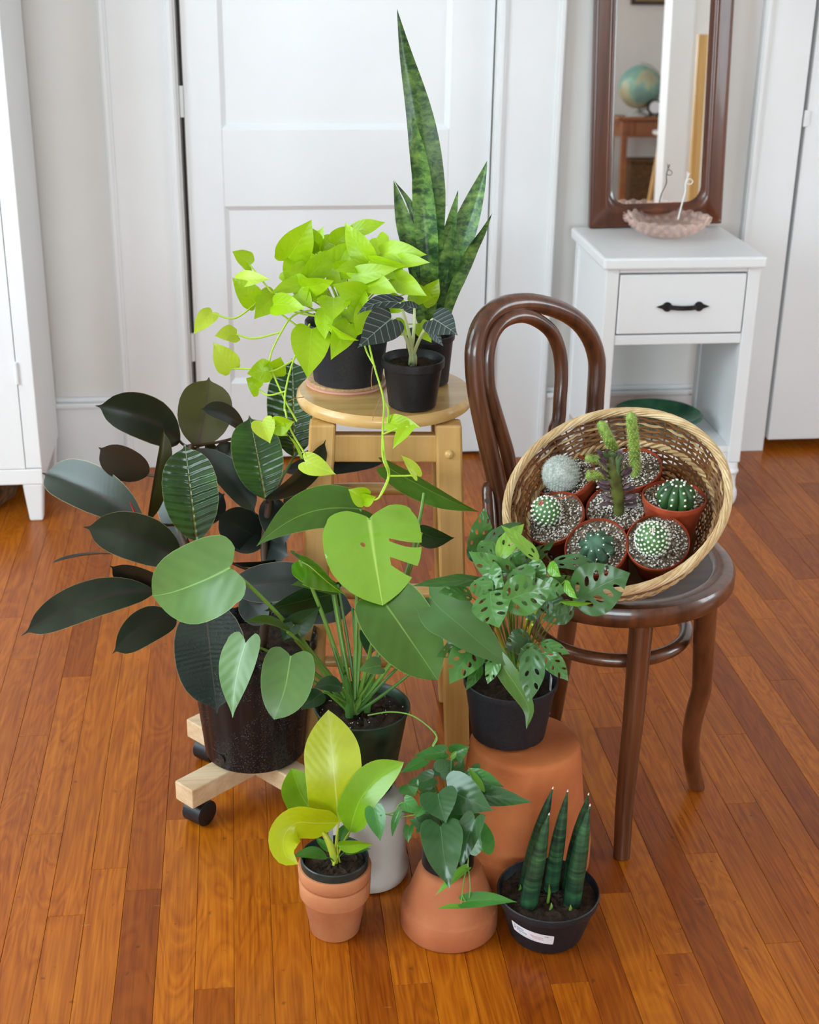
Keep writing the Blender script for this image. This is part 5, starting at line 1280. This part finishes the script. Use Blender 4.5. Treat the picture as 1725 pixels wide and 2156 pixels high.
for (bx, by, tx, ty, w, d, roll, sd, sh) in ((1120,525,890,592,110,(-0.01,-0.03),38,0.10,'heart'),(1075,612,895,768,205,(-0.03,-0.08),5,0.0,'heart'),(1300,612,1432,700,175,(-0.01,-0.04),-15,0.0,'heart'),(1290,650,1355,760,80,(0.0,-0.01),30,0.0,'heart'),(1200,560,1110,530,70,(0.04,0.05),20,0,'heart')):
    al.leaf(sh, [(bx, by), (tx, ty)], w, d, roll, 10, 0.07, sd, nr=20, nc=5, curl=0.12, pet=(1205+(bx-1205)*0.35, 660), pr=8.5)
b = MB(); b.tube([al.root-np.array([0, 0, 0.01]), al.root+np.array([0, 0, 0.012]), al.root+np.array([0, 0, 0.022])], [0.0075, 0.007, 0.004], 12); b.build('bulb', MT['stempale'], al.t)

# ================================================================== MONSTERA / SPLIT-LEAF
MT['mons'] = leafmat('splitleaf_bright', '#3f760a', '#7ba62c', '#b9d66a', 0.22, 0.03, 4, 0.75, 0.05, 0.10, edge='#9cc04a', edgew=0.03, transl=0.09, var=0.3, light='#4f9214', coat=0.3)
MT['monsd'] = leafmat('splitleaf_mid', '#40641a', '#7c9a34', '#7fa04a', 0.34, 0.02, 5, 0.75, 0.03, 0.05, edge='#86a552', edgew=0.03, transl=0.15, var=0.3, light='#4c7d28')
MT['monsp'] = leafmat('splitleaf_pale', '#54783e', '#7c9a54', '#8fb56a', 0.3, 0.018, 5, 0.75, 0.04, 0.05, edge='#8fb070', edgew=0.02, transl=0.08, var=0.3, light='#688c4c')
MT['monsk2'] = leafmat('splitleaf_matte', '#476830', '#5d7d44', '#5f8a50', 0.5, 0.012, 5, 0.75, 0.03, 0.04, edge='#7fa066', edgew=0.02, transl=0.08, var=0.3, light='#4a7840')
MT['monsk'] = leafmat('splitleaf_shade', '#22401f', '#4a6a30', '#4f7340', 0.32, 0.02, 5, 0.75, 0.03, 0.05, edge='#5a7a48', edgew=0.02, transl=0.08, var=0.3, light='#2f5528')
mc2, mrb2 = stand(762, 1688, STH, 66); mzt = zat(mc2, 1483); mrt2 = 102*proj([mc2[0], mc2[1], mzt])[2]/FPX
mo = Plant('monstera', 'young split-leaf monstera in a dark green pot on the grey ceramic cylinder', 'houseplant', (mc2[0], mc2[1], STH), proj([mc2[0], mc2[1], 0.4])[2], MT['monsd'])
pot(mo.t, (mc2[0], mc2[1], STH), mrb2, mrt2, mzt-STH, MT['greenpot'], lip=0.006, lipw=0.003); soil(mo.t, mc2, mrt2-0.005, mzt-0.016, gmat=((MT['perlite'], 40),), gs=0.001)
mo.root = np.array([mc2[0]-0.012, mc2[1], mzt-0.014]); mo.stemmat = MT['stem']
def slot(u0, t0, u1, t1, wd=0.035):
    """a curved slot from near the midrib (u0,t0) out past the margin (u1,t1)"""
    P = []; n = 8
    for i in range(n+1):
        q = i/n; P.append((u0+(u1-u0)*q, t0+(t1-t0)*q+0.05*math.sin(PI*q)+wd*(0.35+0.9*math.sin(PI*min(1, q*0.8+0.15)))))
    for i in range(n, -1, -1):
        q = i/n; P.append((u0+(u1-u0)*q, t0+(t1-t0)*q+0.05*math.sin(PI*q)-wd*(0.35+0.9*math.sin(PI*min(1, q*0.8+0.15)))))
    return P
mo.leaf('round', [(778, 1092), (788, 1165), (806, 1275)], 212, (-0.02, -0.06, -0.10), 0, 10, 0.02, 0, MT['mons'], slots=[slot(-0.17, 0.32, -0.62, 0.44, 0.024), slot(-0.15, 0.56, -0.62, 0.80, 0.06)], holes=[(0.10, 0.33, 0.02, 0.03, 0.6)], curl=0.10, pet=(770, 1200), pr=4.2)
mo.leaf('round', [(805, 1262), (922, 1432)], 150, (-0.09, -0.14), -4, 8, 0.05, 0, MT['monsd'], pet=(790, 1330), pr=4.0, nr=20)
mo.leaf('heart', [(632, 1180), (664, 1195), (727, 1252)], 92, (-0.05, -0.06, -0.05), 48, 26, 0.02, 0.05, MT['mons'], pet=(700, 1330), pr=4.2, nr=20)
mo.leaf('heartlong', [(760, 1072), (660, 1100), (540, 1150)], 105, (0.02, 0.0, -0.04), 20, 16, 0.06, 0.08, MT['monsd'], pet=(750, 1250), pr=4.0, nr=20)
mo.leaf('heartlong', [(816, 983), (900, 1020), (1009, 1078)], 96, (0.04, 0.03, 0.0), 58, 14, 0.03, 0.03, MT['monsd'], nr=20); mo.pet(mo.P(893, 1038, 0.03), (868, 1230), 4.2)
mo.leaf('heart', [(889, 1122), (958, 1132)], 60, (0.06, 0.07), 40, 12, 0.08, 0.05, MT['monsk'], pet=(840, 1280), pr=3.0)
mo.leaf('round', [(482, 1196), (400, 1222), (321, 1254)], 168, (-0.14, -0.10, -0.05), 0, 9, 0.05, -0.05, MT['monsp'], pet=(600, 1290), pr=4.2, nr=22, nc=5)
mo.leaf('heart', [(517, 1355), (490, 1512)], 96, (-0.13, -0.15), 35, 12, 0.03, 0.03, MT['monsp'], pet=(600, 1370), pr=3.0, nr=20)
mo.leaf('round', [(612, 1383), (600, 1450), (577, 1515)], 112, (-0.13, -0.15, -0.16), 0, 8, 0.03, 0, MT['monsp'], pet=(650, 1400), pr=3.0, nr=20)
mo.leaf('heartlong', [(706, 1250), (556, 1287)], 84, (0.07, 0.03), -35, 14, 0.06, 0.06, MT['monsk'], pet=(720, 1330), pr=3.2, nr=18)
mo.leaf('heartlong', [(702, 1240), (612, 1232)], 50, (0.02, 0.0), 40, 14, 0.05, 0.06, MT['monsd'], pet=(715, 1330), pr=3.0)
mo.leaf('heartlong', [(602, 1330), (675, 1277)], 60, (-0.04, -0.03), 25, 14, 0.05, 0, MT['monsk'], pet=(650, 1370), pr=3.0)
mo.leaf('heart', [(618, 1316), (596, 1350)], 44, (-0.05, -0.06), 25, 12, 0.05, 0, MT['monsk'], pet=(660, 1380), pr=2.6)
mo.leaf('heartlong', [(606, 1330), (514, 1309)], 60, (-0.08, -0.13), 68, 20, 0.05, 0.04, MT['monsd'], pet=(660, 1370), pr=4.2)
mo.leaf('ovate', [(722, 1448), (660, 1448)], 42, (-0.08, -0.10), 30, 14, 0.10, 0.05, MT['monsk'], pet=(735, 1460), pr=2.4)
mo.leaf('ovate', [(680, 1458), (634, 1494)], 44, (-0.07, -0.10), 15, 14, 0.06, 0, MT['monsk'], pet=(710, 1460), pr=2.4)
mo.leaf('heart', [(800, 1402), (754, 1412)], 44, (-0.08, -0.10), 20, 14, 0.06, 0, MT['monsp'], pet=(780, 1440), pr=2.4)
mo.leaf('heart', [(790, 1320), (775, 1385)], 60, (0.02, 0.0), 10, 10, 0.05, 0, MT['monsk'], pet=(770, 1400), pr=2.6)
mo.leaf('heartlong', [(908, 1258), (990, 1300), (1096, 1410)], 112, (-0.10, -0.15, -0.19), -24, 8, 0.03, 0.12, MT['monsk2'], pet=(870, 1340), pr=4.4, nr=22, nc=5)
for (a, b_, c2) in (((700, 1250, 0.03), (722, 1370, 0.02), None), ((712, 1230, 0.04), (735, 1360, 0.03), None), ((742, 1280, 0.03), (752, 1390, 0.02), None), ((680, 1300, 0.0), (715, 1400, 0.0), None), ((860, 1385, 0.02), (800, 1440, 0.0), None), ((885, 1400, 0.0), (830, 1450, 0.0), None), ((640, 1400, -0.02), (700, 1440, -0.02), None)):
    mo.pet(mo.P(*a), b_, 3.2, MT['stemdark'])
for k in range(7):
    a = 0.3+k*0.4; b = MB(); R_ = mo.root+np.array([0.02*math.cos(k*2.1), 0.016*math.sin(k*2.1), 0]); b.tube([R_, R_+np.array([0.004*math.cos(k), 0.003, 0.035]), R_+np.array([0.012*math.cos(k*2.1), 0.004*math.sin(k), 0.075])], [0.0062, 0.0055, 0.0028], 8); b.build('sheath', MT['stemdark'], mo.t)
mo.vine([(775, 1506, -0.07), (820, 1499, -0.085), (864, 1505, -0.10), (900, 1528, -0.10), (920, 1552, -0.10), (912, 1572, -0.10)], 1.6, MT['stem'], 'runner')

# ================================================================== SWISS CHEESE VINE
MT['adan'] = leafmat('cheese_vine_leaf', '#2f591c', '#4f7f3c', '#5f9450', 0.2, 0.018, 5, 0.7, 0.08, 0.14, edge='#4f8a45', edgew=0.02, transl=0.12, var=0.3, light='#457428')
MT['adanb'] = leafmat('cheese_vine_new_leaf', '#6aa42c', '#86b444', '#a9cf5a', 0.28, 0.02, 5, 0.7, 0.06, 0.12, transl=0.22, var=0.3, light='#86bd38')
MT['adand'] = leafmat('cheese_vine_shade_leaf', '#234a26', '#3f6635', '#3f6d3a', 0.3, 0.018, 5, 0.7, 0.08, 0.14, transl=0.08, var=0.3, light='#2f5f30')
adc, adrb = stand(1068, 1584, BTH, 77); adzt = zat(adc, 1425); adrt = 100*proj([adc[0], adc[1], adzt])[2]/FPX
ad = Plant('swiss_cheese_vine', 'swiss cheese vine with holed leaves in a black pot on the large terracotta', 'houseplant', (adc[0], adc[1], BTH), proj([adc[0], adc[1], 0.46])[2], MT['adan'], (860, 1060), 3.45)
pot(ad.t, (adc[0], adc[1], BTH), adrb, adrt, adzt-BTH, MT['blackpot'], rib=lambda r, z, a: r*(1-0.022*max(0, math.cos(6*a+0.3))**14) if z < 0.075 else r, seg=112); soil(ad.t, adc, adrt-0.006, adzt-0.02)
rbox('plant_tag', adc[0]+adrt*0.82, adc[0]+adrt*0.82+0.0008, adc[1]-0.02, adc[1]-0.008, BTH+0.045, adzt+0.006, MT['sticker'], ad.t, 0.0)
ad.K -= 0.10
ad.root = np.array([adc[0]+0.01, adc[1], adzt-0.018]); ad.stemmat = MT['stem']
def H(n, k=0.16):
    out = []
    for sgn in (-1, 1):
        for i in range(n):
            t = 0.20+0.52*i/max(1, n-1) if n > 1 else 0.4
            out.append((sgn*(0.20+0.02*random.uniform(-1, 1)), t+0.02*sgn, 0.10*random.uniform(0.75, 1.1), 0.045*random.uniform(0.8, 1.1), sgn*0.45))
    return out
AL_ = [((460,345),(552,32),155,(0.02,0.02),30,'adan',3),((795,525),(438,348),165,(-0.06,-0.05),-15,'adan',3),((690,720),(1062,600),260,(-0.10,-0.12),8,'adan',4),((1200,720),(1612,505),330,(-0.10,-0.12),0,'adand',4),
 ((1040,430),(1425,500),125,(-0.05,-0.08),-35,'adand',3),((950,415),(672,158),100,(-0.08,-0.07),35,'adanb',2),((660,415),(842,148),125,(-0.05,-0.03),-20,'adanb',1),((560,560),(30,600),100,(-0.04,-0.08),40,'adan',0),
 ((465,680),(215,645),115,(-0.05,-0.08),30,'adan',2),((600,640),(660,905),255,(-0.08,-0.12),10,'adan',3),((520,1020),(300,1312),215,(-0.06,-0.11),5,'adan',4),((525,1160),(418,1358),80,(-0.07,-0.09),10,'adan',0),
 ((640,1110),(575,1312),100,(-0.09,-0.10),20,'adan',2),((965,1010),(1172,1094),95,(-0.06,-0.08),-20,'adan',2),((980,1085),(1162,1290),125,(-0.07,-0.09),5,'adan',3),((900,1050),(875,1450),165,(-0.10,-0.12),10,'adand',3),
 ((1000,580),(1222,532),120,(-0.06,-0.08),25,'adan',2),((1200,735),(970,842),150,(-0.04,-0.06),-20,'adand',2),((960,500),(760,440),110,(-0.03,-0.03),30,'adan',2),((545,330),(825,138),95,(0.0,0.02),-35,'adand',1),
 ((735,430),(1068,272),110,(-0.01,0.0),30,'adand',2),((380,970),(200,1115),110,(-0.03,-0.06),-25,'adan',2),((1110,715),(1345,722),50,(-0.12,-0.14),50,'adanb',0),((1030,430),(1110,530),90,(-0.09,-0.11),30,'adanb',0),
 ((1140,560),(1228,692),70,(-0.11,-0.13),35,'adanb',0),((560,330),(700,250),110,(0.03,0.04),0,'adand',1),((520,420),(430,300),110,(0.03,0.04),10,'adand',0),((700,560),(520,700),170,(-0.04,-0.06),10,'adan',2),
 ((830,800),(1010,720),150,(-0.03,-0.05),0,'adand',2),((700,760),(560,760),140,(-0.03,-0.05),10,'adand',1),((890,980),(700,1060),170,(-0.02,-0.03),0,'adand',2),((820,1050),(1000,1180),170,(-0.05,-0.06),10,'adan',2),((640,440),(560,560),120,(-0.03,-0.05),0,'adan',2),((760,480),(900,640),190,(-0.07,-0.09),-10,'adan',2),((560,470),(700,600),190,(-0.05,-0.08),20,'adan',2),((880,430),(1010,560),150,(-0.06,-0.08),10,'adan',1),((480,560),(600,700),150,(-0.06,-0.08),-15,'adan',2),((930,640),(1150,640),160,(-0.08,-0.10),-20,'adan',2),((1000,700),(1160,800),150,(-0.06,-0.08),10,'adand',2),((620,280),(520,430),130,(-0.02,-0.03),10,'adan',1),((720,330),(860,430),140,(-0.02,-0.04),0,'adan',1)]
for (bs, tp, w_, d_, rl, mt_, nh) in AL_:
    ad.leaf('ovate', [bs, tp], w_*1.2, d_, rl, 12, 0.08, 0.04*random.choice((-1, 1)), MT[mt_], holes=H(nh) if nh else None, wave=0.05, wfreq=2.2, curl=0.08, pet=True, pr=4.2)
ad.leaf('ovate', [(610, 1045), (700, 1200), (868, 1470), (858, 1640)], 150, (-0.08, -0.10, -0.12, -0.12), 10, 12, 0.0, 0, MT['monsd'], pet=True, pr=4.2, nr=22)
for q in (((900, 880, -0.06), 11), ((860, 840, -0.05), 9), ((500, 640, -0.02), 10), ((940, 760, -0.07), 9)):
    ad.pet(ad.P(*q[0]), True, q[1], MT['stemyellow'])

# ================================================================== HEARTLEAF PHILODENDRON
MT['hrt'] = leafmat('heartleaf_leaf', '#365c30', '#4f7a48', '#5c8a62', 0.22, 0.012, 5, 0.9, 0.04, 0.06, edge='#5f8f5a', edgew=0.02, transl=0.08, var=0.3, light='#46703a')
MT['hrtb'] = leafmat('heartleaf_new_leaf', '#6fa838', '#86b850', '#a0cc66', 0.26, 0.012, 5, 0.9, 0.04, 0.05, transl=0.2, var=0.3, light='#86bd44')
MT['hrtm'] = leafmat('heartleaf_mid_leaf', '#3d7a2f', '#5a8f44', '#6fa052', 0.26, 0.012, 5, 0.9, 0.04, 0.05, transl=0.14, var=0.3, light='#4f8f3a')
hc2, hrb2 = stand(942, 1852, MTH, 55); hzt = zat(hc2, 1742); hrt2 = 59*proj([hc2[0], hc2[1], hzt])[2]/FPX
hl = Plant('heartleaf_philodendron', 'trailing heartleaf philodendron in a small black pot on the rosy terracotta', 'houseplant', (hc2[0], hc2[1], MTH), proj([hc2[0], hc2[1], 0.2])[2], MT['hrt'], (800, 1540), 3.45)
pot(hl.t, (hc2[0], hc2[1], MTH), hrb2, hrt2, hzt-MTH, MT['blackplastic']); soil(hl.t, hc2, hrt2-0.005, hzt-0.012)
hl.root = np.array([hc2[0], hc2[1], hzt-0.01]); hl.stemmat = MT['stemdark']
HL_ = [((465,150),(248,172),105,(0.02,0.0),10,'hrtm'),((530,160),(652,110),125,(0.03,0.03),10,'hrtm'),((322,205),(142,305),85,(0.0,-0.02),15,'hrtm'),((382,335),(208,395),120,(-0.02,-0.04),10,'hrt'),((440,300),(545,215),150,(0.0,0.01),-10,'hrt'),
 ((205,385),(260,470),150,(-0.03,-0.04),0,'hrtm'),((422,455),(482,668),262,(-0.06,-0.10),0,'hrt'),((500,420),(828,576),285,(-0.04,-0.08),-5,'hrt'),((690,450),(1115,515),150,(-0.02,-0.05),-15,'hrt'),((660,330),(905,405),130,(0.0,-0.02),-10,'hrtm'),
 ((440,695),(470,900),285,(-0.10,-0.14),0,'hrt'),((690,640),(590,1010),190,(-0.09,-0.11),30,'hrt'),((740,860),(712,600),190,(-0.06,-0.05),-10,'hrtm'),((400,690),(205,640),150,(-0.07,-0.08),10,'hrt'),((305,560),(255,630),75,(-0.08,-0.09),20,'hrtm'),
 ((-40,565),(5,800),140,(-0.07,-0.09),10,'hrtm'),((140,580),(90,770),60,(-0.07,-0.08),30,'hrtm'),((215,690),(205,810),75,(-0.06,-0.07),20,'hrtm'),((620,1000),(400,1195),78,(-0.12,-0.14),40,'hrtb'),((600,1272),(412,1285),48,(-0.12,-0.13),40,'hrtb'),
 ((625,1235),(1000,1240),115,(-0.12,-0.13),-25,'hrtm'),((735,425),(640,255),70,(-0.03,0.0),40,'hrtb'),((560,310),(610,200),85,(0.03,0.04),20,'hrtm'),((600,350),(690,420),150,(0.0,-0.02),0,'hrt'),((300,440),(420,420),120,(0.02,0.02),0,'hrtm'),((560,560),(690,610),150,(-0.03,-0.05),0,'hrt'),
 ((380,560),(300,640),130,(-0.03,-0.05),0,'hrt'),((730,270),(640,330),90,(0.03,0.02),10,'hrtm'),((520,190),(560,140),40,(0.0,0.01),30,'hrtb'),((650,610),(770,610),70,(-0.05,-0.06),30,'hrtm'),((180,510),(300,600),110,(-0.06,-0.07),0,'hrtm'),((470,260),(380,330),110,(0.01,0.0),10,'hrt'),((600,420),(470,520),150,(0.0,-0.02),0,'hrt'),((700,400),(830,330),110,(0.02,0.02),15,'hrtm'),((520,700),(640,800),150,(-0.06,-0.08),10,'hrt'),((560,600),(640,760),120,(-0.05,-0.07),-15,'hrtm'),((350,640),(260,740),110,(-0.06,-0.07),0,'hrt')]
for i, (bs, tp, w_, d_, rl, mt_) in enumerate(HL_):
    pts = [bs, tp] if i != 10 else [(440, 695), (455, 900), (505, 1145)]
    dd_ = d_ if i != 10 else (-0.10, -0.13, -0.14)
    hl.leaf('heart' if w_ > 70 else 'heartlong', pts, w_*1.12, dd_, rl, 14, 0.05, 0.02*random.choice((-1, 1)), MT[mt_], pet=None if bs[1] > 900 or bs[0] < 0 else True, pr=4.0, nr=18)
for pts in ([(640,860,-0.10),(640,960,-0.115),(610,1080,-0.12),(600,1180,-0.12),(625,1240,-0.12)], [(600,1180,-0.12),(592,1240,-0.12),(600,1272,-0.12)], [(640,960,-0.115),(655,1120,-0.12),(650,1210,-0.12)], [(440,600,-0.06),(300,600,-0.07),(150,620,-0.07),(40,600,-0.07),(-40,566,-0.07)], [(300,560,-0.06),(160,520,-0.06),(100,590,-0.07),(0,610,-0.08)],
            [(380,105,0.0),(410,40,0.0),(400,0,-0.01)], [(520,210,0.0),(540,165,0.01),(555,148,0.01)]): hl.vine(pts, 4.2, MT['stem'])

# ================================================================== LIME PHILODENDRON (front left)
MT['moon'] = leafmat('moonlight_leaf', '#bccb12', '#a8bd2a', '#d6dc6a', 0.27, 0.022, 9, 0.8, 0.03, 0.025, edge='#cfd85a', edgew=0.02, transl=0.22, var=0.3, light='#c6d62c')
MT['moong'] = leafmat('moonlight_green_leaf', '#7cab1c', '#8fb32c', '#9cbf45', 0.27, 0.02, 9, 0.8, 0.03, 0.03, edge='#a9c94a', edgew=0.02, transl=0.2, var=0.3, light='#93c024')
MT['moond'] = leafmat('moonlight_old_leaf', '#3f7426', '#5a8a34', '#6a9a45', 0.3, 0.02, 9, 0.8, 0.03, 0.03, transl=0.12, var=0.3, light='#4f8a2c')
lzt = OTOP+0.014; lrt = 72*proj([oc_[0], oc_[1], lzt])[2]/FPX
ml = Plant('lime_philodendron', 'lime philodendron in a dark green pot inside the nested terracotta pots', 'houseplant', (oc_[0], oc_[1], 0.03), proj([oc_[0], oc_[1], lzt])[2], MT['moon'], (560, 1480), 3.9925)
pot(ml.t, (oc_[0], oc_[1], 0.03), 0.031, min(lrt, 0.0535), lzt-0.03, MT['greenblack'], lip=0.018, lipw=0.003, soil=0.012); soil(ml.t, oc_, min(lrt, 0.0535)-0.007, lzt-0.013)
ml.root = np.array([oc_[0], oc_[1]-0.004, lzt-0.012])
def mll(pts, w_, d_, rl=0, mt_='moon', fold=10, bow=0.02, side=0, ctrl=True, curl=0.0, tw=0, pr=9, shape='oblong'):
    ml.leaf(shape, pts, w_, d_, rl, fold, bow, side, MT[mt_], False, curl, nr=24, nc=5, twist=tw, pet=ctrl, pr=pr, prm=MT['stemyellow'] if mt_ != 'moond' else MT['stemdark'])
mll([(612, 1010), (580, 650), (525, 58)], 480, (0.0, -0.02, -0.02), -3)
mll([(470, 1005), (310, 800), (215, 550)], 330, (0.03, 0.04, 0.05), 10, 'moong', 12)
mll([(705, 1085), (780, 840), (930, 640), (1160, 498)], 320, (-0.01, -0.03, -0.04, -0.05), -15, 'moong', 18, 0, 0, True, 0, 30)
mll([(610, 1008), (430, 1010), (250, 1010), (150, 1130), (165, 1280), (272, 1355)], 300, (-0.01, -0.035, -0.06, -0.08, -0.09, -0.09), -25, 'moon', 14, 0, 0, True, 0.1, 40)
mll([(515, 1298), (225, 1292)], 125, (-0.03, -0.06), 30, 'moond', 14, 0.10, 0.05, True, 0, 0, 5, 'ovate')
mll([(662, 1250), (882, 1225)], 105, (-0.01, -0.03), -35, 'moond', 14, 0.10, 0.05, True, 0, 0, 5, 'ovate')
mll([(605, 1200), (760, 1170), (905, 1185)], 135, (-0.03, -0.05, -0.06), 35, 'moong', 16, 0.04, 0.05, True, 0, 40, 6, 'ovate')
mll([(630, 1160), (680, 1010)], 110, (0.02, 0.03), 0, 'moond', 12, 0.02, 0, True, 0, 0, 5, 'ovate')
mll([(540, 1250), (415, 1130)], 70, (-0.01, 0.0), 20, 'moond', 12, 0.05, 0, True, 0, 0, 5, 'ovate')
b = MB(); b.tube(bez(ml.root, ml.P(560, 1180, -0.02), ml.P(465, 1075, -0.02), 10), [0.004, 0.0055, 0.006, 0.006, 0.0058, 0.0055, 0.005, 0.0045, 0.0035, 0.001], 10); b.build('leaf_sheath', MT['stemyellow'], ml.t)
rbox('plant_tag', ml.P(525, 1070, 0.03)[0], ml.P(565, 1070, 0.03)[0], ml.P(525, 1070, 0.03)[1], ml.P(525, 1070, 0.03)[1]+0.0008, lzt-0.02, ml.P(525, 1050, 0.03)[2], MT['sticker'], ml.t, 0.0)

# ================================================================== CYLINDER SNAKE PLANT (front right)
m = NT('cylinder_snake_leaf'); oc = m.coord(); n1 = m.noise(m.mapping(oc, (9, 9, 95)), 1.0, 3, 0.6, 0.8); n2 = m.noise(m.mapping(oc, (140, 140, 4)), 1.0, 2)
g = m.math('ADD', m.math('MULTIPLY', n1, 0.75), m.math('MULTIPLY', n2, 0.25))
m.set(col=m.ramp(g, [(0.36, srgb('#14281c')), (0.5, srgb('#254a31')), (0.62, srgb('#37653c')), (0.72, srgb('#5a7d3c'))]), rough=0.42, normal=m.bump(n2, 0.15, 0.002)); MT['cyl'] = m.m
cyc, cyrb = stand(1146, 2010, 0, 76); cyt = zat(cyc, 1871); cyrt = 108*proj([cyc[0], cyc[1], cyt])[2]/FPX
cy = Plant('cylinder_snake_plant', 'spear-leaved cylinder snake plant in a stickered black pot at front right', 'houseplant', (cyc[0], cyc[1], 0), proj([cyc[0], cyc[1], 0.1])[2], MT['cyl'])
pot(cy.t, (cyc[0], cyc[1], 0), cyrb, cyrt, cyt, MT['blackpot'], rib=lambda r, z, a: r*(1-0.03*max(0, math.cos(7*a+1.2))**18*max(0, 1-z/0.055)) if z < 0.055 else r, seg=112, lip=0.014); soil(cy.t, cyc, cyrt-0.006, cyt-0.014, rough=0.005)
zs_ = cyt-0.016
for (bx, by, tx, ty, wpx, off) in ((1112, 1905, 1157, 1713, 19, -0.02), (1106, 1868, 1165, 1658, 17, 0.02), (1160, 1875, 1196, 1664, 16, 0.01), (1197, 1870, 1240, 1671, 17, 0.02), (1203, 1905, 1243, 1694, 19, -0.02)):
    A = PZ(bx, by, zs_); kA = proj(A)[2]; B_ = PD(tx, ty, kA-0.075)
    r = wpx*kA/FPX; C_ = bez(A-np.array([0, 0, 0.01]), (A+B_)/2+np.array([-0.003, 0, 0.006]), B_, 22)
    rad = np.array([r*(1-0.06*t-0.94*max(0, (t-0.35)/0.65)**1.9) for t in np.linspace(0, 1, 22)]); rad[-1] = 0.0006
    sp2 = MB(); sp2.tube(C_, np.maximum(rad, 0.0008), 18); q = sp2.build('spear_leaf', MT['cyl'], cy.t)
    tipb = MB(); tipb.tube([C_[-2]*0.3+C_[-1]*0.7, C_[-1]+(C_[-1]-C_[-2])*0.12], [0.0014, 0.0009], 8); tipb.build('dry_tip', MT['spine'], q)
for (bx, by, hh_) in ((1154, 1900, 0.035), (1160, 1915, 0.013), (1200, 1920, 0.014), (1095, 1875, 0.012)):
    A = PZ(bx, by, zs_); b = MB(); b.tube([A, A+np.array([0.001, -0.001, hh_*0.6]), A+np.array([0, 0, hh_])], [0.0028, 0.0024, 0.0003], 8); b.build('shoot', MT['stem'], cy.t)
# sticker wrapped on the pot, with its print
a0 = math.atan2(PZ(1079, 1960, 0.05)[1]-cyc[1], PZ(1079, 1960, 0.05)[0]-cyc[0])
def pot_r(z): return cyrb+(cyrt-0.003-cyrb)*0.98*(z-0.004)/(cyt-0.018)
def potfind(x, y):
    best = None
    for ai in np.linspace(-PI, 0, 160):
        for zi in np.linspace(0.015, 0.075, 50):
            r = pot_r(zi); p = proj([cyc[0]+r*math.cos(ai), cyc[1]+r*math.sin(ai), zi]); e = (p[0]-x)**2+(p[1]-y)**2
            if best is None or e < best[0]: best = (e, ai, zi)
    return best[1], best[2]
aL, zL = potfind(1080, 1946); aR, zR = potfind(1166, 1980)
zmid = (zL+zR)/2; SWd, SHt = (aR-aL)*pot_r(zmid), 0.0215
def onpot(u, v, off):
    """u, v in metres from the sticker centre"""
    z = zmid+v+(zR-zL)*u/SWd; r = pot_r(z)+off; a = (aL+aR)/2+u/pot_r(zmid); return (cyc[0]+r*math.cos(a), cyc[1]+r*math.sin(a), z)
b = MB(); nx_, nz_ = 24, 4
for off in (0.0006,):
    V = []
    for j in range(nz_+1):
        for i in range(nx_+1):
            u = (i/nx_-0.5)*SWd; v = (j/nz_-0.5)*SHt
            cr = 0.0018; eu = max(0, abs(u)-(SWd/2-cr)); ev = max(0, abs(v)-(SHt/2-cr))
            if eu > 0 and ev > 0:
                q = math.hypot(eu, ev); sc2 = min(1, cr/q); u = math.copysign(SWd/2-cr+eu*sc2, u); v = math.copysign(SHt/2-cr+ev*sc2, v)
            V.append(onpot(u, v, off))
    b.add(V, [(j*(nx_+1)+i, j*(nx_+1)+i+1, (j+1)*(nx_+1)+i+1, (j+1)*(nx_+1)+i) for j in range(nz_) for i in range(nx_)])
stk = b.build('sticker', MT['sticker'], cy.t)
def wraptext(txt, u, v, size, mat):
    cu = bpy.data.curves.new('print', 'FONT'); cu.body = txt; cu.size = size; ob = bpy.data.objects.new('print_tmp', cu); COL.objects.link(ob)
    dg = bpy.context.evaluated_depsgraph_get(); me = bpy.data.meshes.new_from_object(ob.evaluated_get(dg))
    V = [onpot(u+p.co.x, v+p.co.y, 0.0009) for p in me.vertices]; F = [tuple(p.vertices) for p in me.polygons]
    bpy.data.objects.remove(ob); bpy.data.curves.remove(cu); bpy.data.meshes.remove(me)
    mobj('print', V, F, mat, stk, smooth=False)
wraptext('Costa', -SWd*0.43, SHt*0.12, 0.0072, MT['inkblue']); wraptext('Farms', -SWd*0.36, -SHt*0.16, 0.0072, MT['inkgreen'])
wraptext('638', SWd*0.29, SHt*0.24, 0.0040, MT['inkgreen']); wraptext('Sansevieria', -SWd*0.02, SHt*0.03, 0.0044, MT['inkred']); wraptext("'Cylindrica'", -SWd*0.0, -SHt*0.16, 0.0044, MT['inkred'])
wraptext('Miami, www.costafarms.com', -SWd*0.33, -SHt*0.40, 0.0027, MT['inklilac'])
b = MB(); b.add([onpot(-SWd*0.42+0.0016*math.cos(t), -SHt*0.02+0.0016*math.sin(t), 0.0009) for t in np.linspace(0, 2*PI, 14, endpoint=False)], [tuple(range(14))]); b.build('print', MT['inkred'], stk, smooth=False)
